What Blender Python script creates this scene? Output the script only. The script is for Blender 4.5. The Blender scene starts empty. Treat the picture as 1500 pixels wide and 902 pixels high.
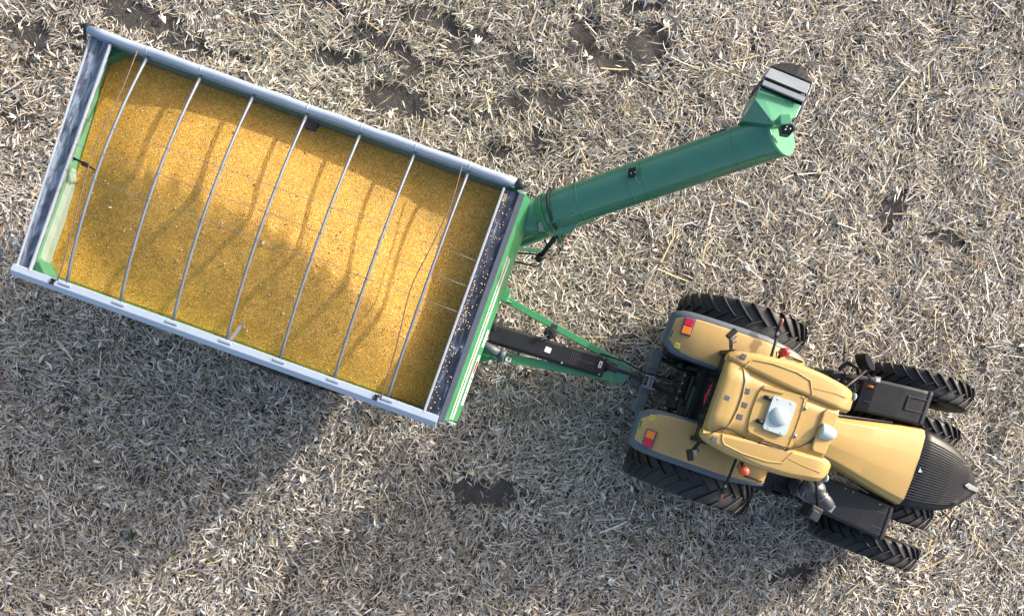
import bpy, math, random
import numpy as np
from mathutils import Vector, Matrix, noise as mnoise

random.seed(7)
RNG = np.random.default_rng(11)
S = bpy.context.scene
COL = S.collection
R = math.radians

# ------------------------------------------------------------------ survey of the place
CAM_H = 12.6                       # flying height of the camera, metres
FPX = 1051.0                       # focal length in photograph pixels
def ground_xy(px, py, z=0.0):      # photograph pixel + height -> metres on the field
    s = (CAM_H - z) / FPX
    return ((px - 750) * s, -(py - 556) * s)
CART_O, CART_YAW = (-3.2086, 1.9811), R(-19.7)
TRAC_O, TRAC_YAW = (2.8188, -0.2204), R(-19.0)
def to_local(o, yaw, px, py, z):
    x, y = ground_xy(px, py, z)
    dx, dy = x - o[0], y - o[1]
    c, s = math.cos(yaw), math.sin(yaw)
    return Vector((dx * c + dy * s, -dx * s + dy * c, z))
def cl(px, py, z): return to_local(CART_O, CART_YAW, px, py, z)
def tl(px, py, z): return to_local(TRAC_O, TRAC_YAW, px, py, z)

# ------------------------------------------------------------------ materials
def new_mat(name):
    m = bpy.data.materials.new(name); m.use_nodes = True
    nt = m.node_tree
    return m, nt, nt.nodes, nt.links, nt.nodes['Principled BSDF']

def surf(name, base, rough=0.5, metal=0.0, dust=0.0, dust_col=(0.34, 0.29, 0.22), scale=3.0, var=0.12,
         bump=0.0, bscale=60.0, coat=0.0, spec=0.5, speck=0.0):
    m, nt, N, L, b = new_mat(name)
    tc = N.new('ShaderNodeTexCoord')
    n1 = N.new('ShaderNodeTexNoise'); n1.inputs['Scale'].default_value = scale
    n1.inputs['Detail'].default_value = 8; n1.inputs['Roughness'].default_value = 0.65
    L.new(tc.outputs['Object'], n1.inputs['Vector'])
    v = N.new('ShaderNodeMix'); v.data_type = 'RGBA'
    v.inputs['A'].default_value = (*[c * (1 - var) for c in base], 1)
    v.inputs['B'].default_value = (*[min(1, c * (1 + var)) for c in base], 1)
    L.new(n1.outputs['Fac'], v.inputs['Factor'])
    out = v.outputs['Result']
    if dust > 0:
        n2 = N.new('ShaderNodeTexNoise'); n2.inputs['Scale'].default_value = scale * 1.7
        n2.inputs['Detail'].default_value = 10; n2.inputs['Roughness'].default_value = 0.75
        L.new(tc.outputs['Object'], n2.inputs['Vector'])
        r = N.new('ShaderNodeMapRange')
        r.inputs['From Min'].default_value = 0.42; r.inputs['From Max'].default_value = 0.75
        r.inputs['To Min'].default_value = dust * 0.25; r.inputs['To Max'].default_value = dust
        L.new(n2.outputs['Fac'], r.inputs['Value'])
        d = N.new('ShaderNodeMix'); d.data_type = 'RGBA'
        L.new(r.outputs['Result'], d.inputs['Factor']); L.new(out, d.inputs['A'])
        d.inputs['B'].default_value = (*dust_col, 1)
        out = d.outputs['Result']
    if speck > 0:
        n4 = N.new('ShaderNodeTexNoise'); n4.inputs['Scale'].default_value = 55
        n4.inputs['Detail'].default_value = 2
        L.new(tc.outputs['Object'], n4.inputs['Vector'])
        r4 = N.new('ShaderNodeMapRange'); r4.inputs['From Min'].default_value = 0.68; r4.inputs['From Max'].default_value = 0.74
        r4.inputs['To Max'].default_value = speck
        L.new(n4.outputs['Fac'], r4.inputs['Value'])
        d4 = N.new('ShaderNodeMix'); d4.data_type = 'RGBA'
        L.new(r4.outputs['Result'], d4.inputs['Factor']); L.new(out, d4.inputs['A'])
        d4.inputs['B'].default_value = (0.30, 0.25, 0.18, 1)
        out = d4.outputs['Result']
    L.new(out, b.inputs['Base Color'])
    rr = N.new('ShaderNodeMapRange'); rr.inputs['To Min'].default_value = max(0.03, rough - 0.1)
    rr.inputs['To Max'].default_value = min(1, rough + 0.12)
    L.new(n1.outputs['Fac'], rr.inputs['Value']); L.new(rr.outputs['Result'], b.inputs['Roughness'])
    b.inputs['Metallic'].default_value = metal
    b.inputs['Specular IOR Level'].default_value = spec
    b.inputs['Coat Weight'].default_value = coat
    b.inputs['Coat Roughness'].default_value = 0.12
    if bump > 0:
        n3 = N.new('ShaderNodeTexNoise'); n3.inputs['Scale'].default_value = bscale; n3.inputs['Detail'].default_value = 4
        L.new(tc.outputs['Object'], n3.inputs['Vector'])
        bp = N.new('ShaderNodeBump'); bp.inputs['Strength'].default_value = bump; bp.inputs['Distance'].default_value = 0.01
        L.new(n3.outputs['Fac'], bp.inputs['Height']); L.new(bp.outputs['Normal'], b.inputs['Normal'])
    return m

M = {}
M['green'] = surf('green_paint', (0.028, 0.225, 0.080), 0.32, dust=0.28, dust_col=(0.22, 0.36, 0.26), coat=0.3, scale=2.2, bump=0.02, bscale=9)
M['sunlit_green'] = surf('sunlit_green_paint', (0.070, 0.31, 0.155), 0.35, dust=0.25, dust_col=(0.25, 0.42, 0.33), coat=0.2, scale=3)  # brighter copy of the cart green: sunlight is put into the colour
M['auger_green'] = surf('auger_green_paint', (0.028, 0.178, 0.092), 0.30, dust=0.28, dust_col=(0.15, 0.24, 0.25), coat=0.6, scale=2.5, bump=0.05, bscale=5)
M['inner_green'] = surf('worn_inner_green', (0.05, 0.24, 0.10), 0.4, dust=0.5, dust_col=(0.30, 0.34, 0.33), scale=2.5, var=0.15)
M['side_sheet'] = surf('dark_sheet_steel', (0.10, 0.135, 0.14), 0.5, dust=0.5, dust_col=(0.05, 0.12, 0.08), scale=4, var=.3)
M['liner'] = surf('dusty_liner', (0.20, 0.28, 0.22), 0.6, dust=0.4, dust_col=(0.38, 0.36, 0.30), scale=5, var=.25)
M['galv'] = surf('galvanised_steel', (0.42, 0.47, 0.55), 0.42, metal=0.35, dust=0.15, scale=5, var=0.10)
M['bow'] = surf('bow_steel', (0.17, 0.19, 0.23), 0.45, metal=0.4, scale=6, var=0.2)
M['rail'] = surf('rail_vinyl', (0.36, 0.43, 0.53), 0.38, metal=0.15, dust=0.10, scale=4, var=0.08)
M['black'] = surf('black_plastic', (0.009, 0.010, 0.0135), 0.46, spec=0.35, dust=0.10, dust_col=(0.10, 0.10, 0.105), scale=4, var=0.25)
M['black_metal'] = surf('black_metal', (0.018, 0.019, 0.023), 0.45, dust=0.22, dust_col=(0.10, 0.10, 0.105), scale=7, var=0.3)
M['grime'] = surf('grimy_iron', (0.028, 0.027, 0.027), 0.6, dust=0.35, dust_col=(0.10, 0.085, 0.07), scale=9, var=0.4, bump=0.3)
M['rubber'] = surf('tyre_rubber', (0.015, 0.015, 0.017), 0.55, dust=0.16, dust_col=(0.075, 0.073, 0.071), scale=6, var=0.3, bump=0.1, bscale=40)
M['skirt'] = surf('skirt_rubber', (0.008, 0.009, 0.014), 0.6, spec=.3)
M['flap'] = surf('flap_rubber', (0.17, 0.195, 0.235), 0.5, dust=0.3, dust_col=(0.29, 0.32, 0.37), scale=5)
M['yellow'] = surf('yellow_paint', (0.455, 0.292, 0.090), 0.36, dust=0.14, dust_col=(0.36, 0.29, 0.19), coat=0.25, scale=2.2, var=0.06, speck=0.25)
M['fender_yellow'] = surf('fender_yellow_paint', (0.455, 0.285, 0.085), 0.4, dust=0.45, dust_col=(0.22, 0.18, 0.12), coat=0.15, scale=2.0, var=0.10, speck=0.5)
M['trim'] = surf('fender_trim', (0.07, 0.085, 0.11), 0.45, dust=0.25, dust_col=(0.16, 0.175, 0.20), scale=6)
M['red'] = surf('red_lens', (0.55, 0.02, 0.05), 0.25, scale=12)
M['orange'] = surf('orange_lens', (0.85, 0.22, 0.02), 0.25, scale=12)
M['beacon_red'] = surf('beacon_red', (0.50, 0.045, 0.04), 0.3, scale=10)
M['beacon_orange'] = surf('beacon_orange', (0.80, 0.12, 0.045), 0.25, scale=10)
M['marker'] = surf('marker_lens', (0.22, 0.075, 0.045), 0.35, scale=10, var=.4)
M['white'] = surf('white_plastic', (0.43, 0.50, 0.51), 0.35, dust=0.08, scale=8, var=0.04)
M['sticker'] = surf('white_sticker', (0.72, 0.72, 0.72), 0.5, scale=20, var=0.08)
M['stripe'] = surf('reflective_strip', (0.46, 0.50, 0.50), 0.4, dust=0.2, scale=6, var=0.08)
M['red_mark'] = surf('red_mark', (0.45, 0.03, 0.04), 0.5, scale=20)
M['yellow_label'] = surf('yellow_label', (0.75, 0.66, 0.03), 0.5, scale=30, var=0.2)
M['square'] = surf('grey_pad', (0.075, 0.08, 0.105), 0.5, scale=30)
M['steel'] = surf('worn_steel', (0.30, 0.31, 0.33), 0.4, metal=0.7, dust=0.15, scale=10, var=0.25)
M['exhaust'] = surf('exhaust_grey', (0.075, 0.085, 0.10), 0.4, metal=0.3, dust=0.2, scale=6)
M['hitch'] = surf('hitch_grey', (0.12, 0.13, 0.15), 0.45, dust=0.35, dust_col=(0.22, 0.21, 0.20), scale=8, var=0.3)
M['rope'] = surf('rope', (0.13, 0.085, 0.075), 0.8, scale=30, var=0.3)
M['glass'] = surf('dark_glass', (0.012, 0.016, 0.018), 0.06, scale=2, var=0.2)

def mat_tarp(name, sh):
    m, nt, N, L, b = new_mat(name)
    tc = N.new('ShaderNodeTexCoord')
    n = N.new('ShaderNodeTexNoise'); n.inputs['Scale'].default_value = 4.6; n.inputs['Detail'].default_value = 10
    n.inputs['Roughness'].default_value = 0.6; n.inputs['Distortion'].default_value = 0.6
    mp = N.new('ShaderNodeMapping'); mp.inputs['Scale'].default_value = (3.2, 0.8, 1)
    L.new(tc.outputs['Object'], mp.inputs['Vector']); L.new(mp.outputs['Vector'], n.inputs['Vector'])
    cr = N.new('ShaderNodeValToRGB')
    cr.color_ramp.elements[0].position = 0.46 - sh; cr.color_ramp.elements[0].color = (0.007, 0.011, 0.025, 1)
    cr.color_ramp.elements[1].position = 0.82 - 1.6 * sh; cr.color_ramp.elements[1].color = (0.28, 0.35, 0.46, 1)  # pale blotches: sky reflected on wet vinyl, painted into the colour
    e = cr.color_ramp.elements.new(0.58 - sh); e.color = (0.024, 0.036, 0.070, 1)
    if sh > 0:
        cr.color_ramp.elements[0].color = (0.040, 0.050, 0.080, 1); e.color = (0.085, 0.105, 0.145, 1); cr.color_ramp.elements[2].color = (0.24, 0.29, 0.37, 1)
    L.new(n.outputs['Fac'], cr.inputs['Fac']); L.new(cr.outputs['Color'], b.inputs['Base Color'])
    rr = N.new('ShaderNodeMapRange'); rr.inputs['From Min'].default_value = 0.35; rr.inputs['From Max'].default_value = 0.65
    rr.inputs['To Min'].default_value = 0.45; rr.inputs['To Max'].default_value = 0.75; b.inputs['Specular IOR Level'].default_value = 0.3
    L.new(n.outputs['Fac'], rr.inputs['Value']); L.new(rr.outputs['Result'], b.inputs['Roughness'])
    return m
M['tarp'] = mat_tarp('navy_vinyl', 0.0); M['tarp_sky_sheen'] = mat_tarp('sky_sheen_navy_vinyl', 0.13)

def mat_corn():
    m, nt, N, L, b = new_mat('shelled_corn')
    tc = N.new('ShaderNodeTexCoord')
    v = N.new('ShaderNodeTexVoronoi'); v.inputs['Scale'].default_value = 84
    L.new(tc.outputs['Object'], v.inputs['Vector'])
    sep = N.new('ShaderNodeSeparateColor'); L.new(v.outputs['Color'], sep.inputs['Color'])
    cr = N.new('ShaderNodeValToRGB'); E_ = cr.color_ramp.elements
    E_[0].position = 0.0; E_[0].color = (0.28, 0.12, 0.018, 1)
    E_[1].position = 1.0; E_[1].color = (0.76, 0.58, 0.24, 1)
    for p, c in ((0.10, (0.42, 0.19, 0.024)), (0.40, (0.53, 0.275, 0.032)), (0.75, (0.60, 0.345, 0.044)), (0.93, (0.67, 0.425, 0.075))):
        e = E_.new(p); e.color = (*c, 1)
    L.new(sep.outputs['Red'], cr.inputs['Fac'])
    n = N.new('ShaderNodeTexNoise'); n.inputs['Scale'].default_value = 1.6; n.inputs['Detail'].default_value = 9; n.inputs['Roughness'].default_value = 0.7
    L.new(tc.outputs['Object'], n.inputs['Vector'])
    hr = N.new('ShaderNodeMapRange'); hr.inputs['From Min'].default_value = 0.3; hr.inputs['From Max'].default_value = 0.7
    hr.inputs['To Min'].default_value = 0.82; hr.inputs['To Max'].default_value = 1.12
    L.new(n.outputs['Fac'], hr.inputs['Value'])
    hs = N.new('ShaderNodeHueSaturation'); L.new(cr.outputs['Color'], hs.inputs['Color']); L.new(hr.outputs['Result'], hs.inputs['Value'])
    L.new(hs.outputs['Color'], b.inputs['Base Color'])
    b.inputs['Roughness'].default_value = 0.5
    bp = N.new('ShaderNodeBump'); bp.inputs['Strength'].default_value = 0.8; bp.inputs['Distance'].default_value = 0.012
    bp.invert = True
    L.new(v.outputs['Distance'], bp.inputs['Height']); L.new(bp.outputs['Normal'], b.inputs['Normal'])
    return m
M['corn'] = mat_corn()
M['chaff'] = surf('corn_chaff', (0.62, 0.48, 0.30), 0.7, scale=30, var=0.3)
M['pale_chaff'] = surf('pale_chaff', (0.62, 0.55, 0.44), 0.7, scale=30, var=0.3)
M['brown_chaff'] = surf('brown_chaff', (0.40, 0.25, 0.12), 0.7, scale=30, var=0.3)
M['red_chaff'] = surf('red_chaff', (0.22, 0.07, 0.035), 0.8, scale=30, var=0.3)
M['kernel'] = surf('kernel', (0.62, 0.44, 0.20), 0.45, scale=40, var=0.3)

def mat_soil():
    m, nt, N, L, b = new_mat('field_soil')
    tc = N.new('ShaderNodeTexCoord')
    n = N.new('ShaderNodeTexNoise'); n.inputs['Scale'].default_value = 2.4; n.inputs['Detail'].default_value = 12; n.inputs['Roughness'].default_value = 0.7
    L.new(tc.outputs['Object'], n.inputs['Vector'])
    cr = N.new('ShaderNodeValToRGB')
    cr.color_ramp.elements[0].position = 0.3; cr.color_ramp.elements[0].color = (0.050, 0.046, 0.045, 1)
    cr.color_ramp.elements[1].position = 0.75; cr.color_ramp.elements[1].color = (0.118, 0.108, 0.103, 1)
    L.new(n.outputs['Fac'], cr.inputs['Fac']); L.new(cr.outputs['Color'], b.inputs['Base Color'])
    b.inputs['Roughness'].default_value = 0.95; b.inputs['Specular IOR Level'].default_value = 0.15
    n2 = N.new('ShaderNodeTexNoise'); n2.inputs['Scale'].default_value = 17; n2.inputs['Detail'].default_value = 12; n2.inputs['Roughness'].default_value = 0.7
    L.new(tc.outputs['Object'], n2.inputs['Vector'])
    bp = N.new('ShaderNodeBump'); bp.inputs['Strength'].default_value = 1.0; bp.inputs['Distance'].default_value = 0.06
    L.new(n2.outputs['Fac'], bp.inputs['Height']); L.new(bp.outputs['Normal'], b.inputs['Normal'])
    return m
M['soil'] = mat_soil()

def mat_residue():
    m, nt, N, L, b = new_mat('dry_residue')
    a = N.new('ShaderNodeAttribute'); a.attribute_name = 'tone'
    L.new(a.outputs['Color'], b.inputs['Base Color'])
    b.inputs['Roughness'].default_value = 0.75; b.inputs['Specular IOR Level'].default_value = 0.2
    return m
M['residue'] = mat_residue()
M['weed'] = surf('weed_leaf', (0.030, 0.052, 0.022), 0.6, scale=15, var=0.3)

# ------------------------------------------------------------------ mesh helper
class MB:
    def __init__(s): s.v = []; s.f = []; s.sm = []; s.mi = []
    def _add(s, vs, fs, smooth=False, mi=0):
        o = len(s.v); s.v += [tuple(p) for p in vs]
        for f in fs: s.f.append([i + o for i in f]); s.sm.append(smooth); s.mi.append(mi)
        return s
    def box(s, c, size, rz=0.0, rot=None, mi=0):
        c = Vector(c); hx, hy, hz = [d / 2 for d in size]
        mt = rot if rot is not None else Matrix.Rotation(rz, 3, 'Z')
        vs = [c + mt @ Vector((x, y, z)) for z in (-hz, hz) for x, y in ((-hx, -hy), (hx, -hy), (hx, hy), (-hx, hy))]
        return s._add(vs, [(3, 2, 1, 0), (4, 5, 6, 7), (0, 1, 5, 4), (1, 2, 6, 5), (2, 3, 7, 6), (3, 0, 4, 7)], False, mi)
    def bar(s, a, b, w, h, up=(0, 0, 1), mi=0):
        a, b = Vector(a), Vector(b); d = (b - a).normalized(); side = Vector(up).cross(d).normalized(); u = d.cross(side)
        vs = []
        for p in (a, b):
            for sy, sz in ((-1, -1), (1, -1), (1, 1), (-1, 1)): vs.append(p + side * (sy * w / 2) + u * (sz * h / 2))
        return s._add(vs, [(3, 2, 1, 0), (4, 5, 6, 7), (0, 1, 5, 4), (1, 2, 6, 5), (2, 3, 7, 6), (3, 0, 4, 7)], False, mi)
    def tube(s, pts, r, n=10, caps=True, smooth=True, mi=0):
        pts = [Vector(p) for p in pts]; rs = r if isinstance(r, (list, tuple)) else [r] * len(pts)
        vs = []; fs = []; prev = None
        for i, p in enumerate(pts):
            d = (pts[min(i + 1, len(pts) - 1)] - pts[max(i - 1, 0)]).normalized()
            if prev is None: ref = Vector((0, 0, 1)) if abs(d.z) < 0.9 else Vector((1, 0, 0)); a = ref.cross(d).normalized()
            else: a = (prev - d * prev.dot(d)).normalized()
            prev = a; b = d.cross(a)
            for k in range(n):
                t = 2 * math.pi * k / n; vs.append(p + (a * math.cos(t) + b * math.sin(t)) * rs[i])
        for i in range(len(pts) - 1):
            for k in range(n):
                k2 = (k + 1) % n; fs.append((i * n + k, i * n + k2, (i + 1) * n + k2, (i + 1) * n + k))
        s._add(vs, fs, smooth, mi)
        if caps:
            s._add(vs[:n], [tuple(reversed(range(n)))], False, mi); s._add(vs[-n:], [tuple(range(n))], False, mi)
        return s
    def loft(s, secs, closed=True, caps=True, smooth=False, mi=0):
        n = len(secs[0]); vs = [Vector(p) for sec in secs for p in sec]; fs = []
        for i in range(len(secs) - 1):
            for k in range(n if closed else n - 1):
                k2 = (k + 1) % n; fs.append((i * n + k, i * n + k2, (i + 1) * n + k2, (i + 1) * n + k))
        s._add(vs, fs, smooth, mi)
        if caps and closed:
            s._add(secs[0], [tuple(reversed(range(n)))], False, mi); s._add(secs[-1], [tuple(range(n))], False, mi)
        return s
    def prism(s, poly, dz, mi=0):             # poly = 3D points of the top face, extruded down by dz
        top = [Vector(p) for p in poly]; bot = [p - Vector((0, 0, dz)) for p in top]; n = len(top)
        fs = [tuple(range(n)), tuple(reversed(range(n, 2 * n)))] + [(k, n + k, n + (k + 1) % n, (k + 1) % n) for k in range(n)]
        return s._add(top + bot, fs, False, mi)
    def lathe(s, prof, c, axis='Y', n=32, smooth=True, mi=0):     # prof = [(radius, along)]
        c = Vector(c); vs = []; fs = []; m = len(prof)
        for k in range(n):
            t = 2 * math.pi * k / n; ca, sa = math.cos(t), math.sin(t)
            for r, h in prof:
                vs.append(c + (Vector((r * ca, h, r * sa)) if axis == 'Y' else Vector((r * ca, r * sa, h)) if axis == 'Z' else Vector((h, r * ca, r * sa))))
        for k in range(n):
            k2 = (k + 1) % n
            for j in range(m - 1): fs.append((k * m + j, k2 * m + j, k2 * m + j + 1, k * m + j + 1))
        return s._add(vs, fs, smooth, mi)
    def build(s, name, mats, parent=None, bevel=0.0, seg=2, sharp=0):
        me = bpy.data.meshes.new(name); me.from_pydata(s.v, [], s.f); me.update()
        mats = mats if isinstance(mats, (list, tuple)) else [mats]
        for m in mats: me.materials.append(m)
        me.polygons.foreach_set('use_smooth', s.sm); me.polygons.foreach_set('material_index', s.mi)
        import bmesh
        bm = bmesh.new(); bm.from_mesh(me)
        bmesh.ops.remove_doubles(bm, verts=bm.verts, dist=0.0004)
        bmesh.ops.recalc_face_normals(bm, faces=bm.faces); bm.to_mesh(me); bm.free()
        if sharp:
            me.polygons.foreach_set('use_smooth', [True] * len(me.polygons)); me.set_sharp_from_angle(angle=R(sharp))
        o = bpy.data.objects.new(name, me); COL.objects.link(o)
        if parent is not None: o.parent = parent
        if bevel > 0:
            md = o.modifiers.new('bevel', 'BEVEL'); md.width = bevel; md.segments = seg; md.limit_method = 'ANGLE'; md.angle_limit = R(35)
            md.harden_normals = False
        return o

def tag(o, label=None, cat=None, group=None, kind=None):
    if label: o['label'] = label
    if cat: o['category'] = cat
    if group: o['group'] = group
    if kind: o['kind'] = kind
    return o
def root(name, o, yaw, label, cat):
    e = bpy.data.objects.new(name, None); COL.objects.link(e); e.location = (o[0], o[1], 0); e.rotation_euler = (0, 0, yaw)
    return tag(e, label, cat)
def part_empty(name, parent):
    e = bpy.data.objects.new(name, None); COL.objects.link(e); e.parent = parent; return e

# ------------------------------------------------------------------ ground
def gz(x, y):
    x = np.asarray(x, float); y = np.asarray(y, float)
    u = x * math.cos(0.34) - y * math.sin(0.34)
    return (0.020 * np.sin(1.7 * x + 0.6 * y + 1) * np.sin(1.1 * y - 0.7 * x) + 0.012 * np.sin(3.9 * x - 2.3 * y) * np.sin(2.9 * y + 1.3 * x + 2)
            + 0.008 * np.sin(7.3 * x + 5.1 * y) + 0.012 * np.sin(u * 2 * math.pi / 0.76)) - 0.02
def build_ground():
    far = np.array([16, 20, 30, 60, 120, 300.0])
    ax = np.concatenate([-far[::-1], np.arange(-15, 15.01, 0.1), far]); ay = np.concatenate([-far[::-1] + 2, np.arange(-11, 15.01, 0.1), far + 2])
    X, Y = np.meshgrid(ax, ay, indexing='ij'); Z = gz(X, Y)
    nx, ny = X.shape; idx = np.arange(nx * ny).reshape(nx, ny)
    F = np.stack([idx[:-1, :-1], idx[1:, :-1], idx[1:, 1:], idx[:-1, 1:]], -1).reshape(-1, 4)
    me = bpy.data.meshes.new('ground'); me.from_pydata(np.stack([X, Y, Z], -1).reshape(-1, 3).tolist(), [], F.tolist())
    me.materials.append(M['soil']); me.polygons.foreach_set('use_smooth', [True] * len(me.polygons)); me.update()
    o = bpy.data.objects.new('ground', me); COL.objects.link(o); tag(o, 'dark bare soil of the harvested field', kind='structure')
build_ground()

# ------------------------------------------------------------------ corn residue: uncountable dry leaves, husks and stalks
def vnoise(x, y, f, seed):
    xi = x * f + seed * 17.3; yi = y * f - seed * 9.1
    i = np.floor(xi).astype(int); j = np.floor(yi).astype(int); u = xi - i; v = yi - j
    u = u * u * (3 - 2 * u); v = v * v * (3 - 2 * v)
    def h(a, b):
        n = np.sin(a * 127.1 + b * 311.7 + seed * 74.7) * 43758.5453
        return n - np.floor(n)
    return (h(i, j) * (1 - u) + h(i + 1, j) * u) * (1 - v) + (h(i, j + 1) * (1 - u) + h(i + 1, j + 1) * u) * v
def fbm(x, y, f, seed): return 0.5 * vnoise(x, y, f, seed) + 0.3 * vnoise(x, y, f * 2.1, seed + 1) + 0.2 * vnoise(x, y, f * 4.3, seed + 2)

BARE = [(205, 32, 70, 20, .3), (40, 42, 40, 18, .1), (592, 152, 66, 24, .25), (545, 205, 30, 12, .3), (500, 92, 45, 14, .2), (690, 62, 40, 12, .1),
        (720, 165, 25, 12, 0), (795, 152, 60, 20, .1), (858, 62, 20, 46, -.4), (945, 68, 30, 34, .7), (560, 60, 60, 14, .5), (1302, 305, 32, 22, -.8),
        (1387, 347, 32, 14, .4), (705, 722, 52, 16, .1), (128, 78, 16, 22, 0), (345, 82, 22, 10, .2), (655, 238, 22, 10, .3), (478, 8, 46, 12, .2),
        (940, 10, 30, 16, 0), (735, 228, 22, 12, .2), (640, 30, 40, 12, .4), (600, 100, 26, 14, .3), (760, 95, 30, 14, .3), (900, 95, 22, 16, .2), (1165, 845, 50, 14, -.3)]
BARE_W = [(*ground_xy(a, b), c * CAM_H / FPX, d * CAM_H / FPX, -e) for a, b, c, d, e in BARE]
def bare_mask(x, y):
    wx = x + 0.28 * (fbm(x, y, 2.2, 31) - 0.5) * 2; wy = y + 0.28 * (fbm(x, y, 2.2, 47) - 0.5) * 2
    m = np.zeros_like(x)
    for cx, cy, a, b, e in BARE_W:
        c, s = math.cos(e), math.sin(e); dx, dy = wx - cx, wy - cy
        q = ((dx * c + dy * s) / a) ** 2 + ((-dx * s + dy * c) / b) ** 2
        m = np.maximum(m, np.clip(1.5 - q * .95, 0, 1))
    up = np.clip((y - 2.6) / 2.5, 0, 1) * np.clip((4.5 - x) / 3, .15, 1)
    return np.maximum(m, np.clip((fbm(x * .8 - .2 * y, y * 1.3 + .3 * x, 1.3, 101) - .60) * 9, 0, 1) * up * .9)

PAL = np.array([(0.66, 0.60, 0.51), (0.55, 0.48, 0.385), (0.43, 0.36, 0.27), (0.30, 0.24, 0.17), (0.54, 0.42, 0.20), (0.17, 0.135, 0.10), (0.36, 0.19, 0.09), (0.74, 0.70, 0.63)])
def leafy(x, y):                    # the lower left of the field holds more husk, the upper right more straw
    return np.clip(0.5 - 0.055 * x - 0.075 * (y - 1) + 0.9 * (fbm(x, y, 0.35, 61) - 0.5), 0, 1)
def make_pieces(dens, Lr, Wr, stations, prof, tone_p, tilt, bend, zmax, curve, sink=0.96, leaf=0, shade=1.0):
    x0, x1, y0, y1 = -12.2, 12.2, -6.6, 9.4
    n = int(dens * (x1 - x0) * (y1 - y0))
    x = RNG.uniform(x0, x1, n); y = RNG.uniform(y0, y1, n)
    keep = RNG.random(n) > bare_mask(x, y) * sink
    clump = fbm(x, y, 1.1, 5); u_ = x * math.cos(0.34) - y * math.sin(0.34)
    clump = np.clip(clump + .10 * np.sin(u_ * 2 * math.pi / .76 + 2 * fbm(x, y, .5, 88)), 0, 1)
    keep &= RNG.random(n) < np.clip(0.45 + 1.25 * clump, 0, 1)
    lf = leafy(x, y); keep &= RNG.random(n) < (np.clip(lf * 1.3, .12, 1) if leaf > 0 else np.clip(1.25 - lf * .9, .3, 1) if leaf < 0 else 1)
    inside = (np.abs(x) < 9.7) & (y > -4.6) & (y < 7.2)
    keep &= inside | (RNG.random(n) < 0.45)
    x, y, clump = x[keep], y[keep], clump[keep]; n = len(x)
    L = RNG.uniform(*Lr, n) * RNG.uniform(0.7, 1.15, n); Wd = RNG.uniform(*Wr, n)
    base = (fbm(x, y, 0.9, 3) - 0.5) * 9
    a = base + RNG.normal(0, 0.75, n); wild = RNG.random(n) < 0.35; a[wild] = RNG.uniform(0, 2 * np.pi, wild.sum())
    dx, dy = np.cos(a), np.sin(a); nx_, ny_ = -dy, dx
    tl_ = RNG.normal(0, tilt, n); rl = RNG.normal(0, 0.45, n); bd = RNG.normal(0, bend, n); cv = RNG.normal(0, curve, n)
    z0 = gz(x, y) + 0.012 + RNG.random(n) ** 1.3 * zmax * (0.5 + clump)
    st = np.linspace(-0.5, 0.5, stations); V = np.zeros((n, stations, 2, 3))
    for k, s in enumerate(st):
        w = Wd * prof(s) / 2; off = cv * (s * s) * 2 * L
        cx = x + dx * L * s + nx_ * off; cy = y + dy * L * s + ny_ * off
        cz = z0 + np.maximum(np.abs(tl_) * 0.5 * L + tl_ * L * s, -0.01) + bd * L * (s * s) * 2
        for q, sg in enumerate((-1, 1)):
            V[:, k, q, 0] = cx + sg * nx_ * w; V[:, k, q, 1] = cy + sg * ny_ * w; V[:, k, q, 2] = cz + sg * w * rl
    ids = np.arange(n * stations * 2).reshape(n, stations, 2)
    F = np.stack([ids[:, :-1, 0], ids[:, 1:, 0], ids[:, 1:, 1], ids[:, :-1, 1]], -1).reshape(-1, 4)
    ti = RNG.choice(len(PAL), n, p=np.array(tone_p) / sum(tone_p))
    col = PAL[ti] * RNG.uniform(0.62, 1.12, (n, 1)) * (0.62 + 0.42 * fbm(x, y, 0.45, 9) + 0.34 * fbm(x, y, 1.8, 19))[:, None] * shade
    col = col * 0.78 + col.mean(axis=1, keepdims=True) * 0.22
    C = np.ones((n, stations * 2, 4)); C[:, :, :3] = np.clip(col, 0.02, 0.85)[:, None, :]
    return V.reshape(-1, 3), F, C.reshape(-1, 4)

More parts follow.
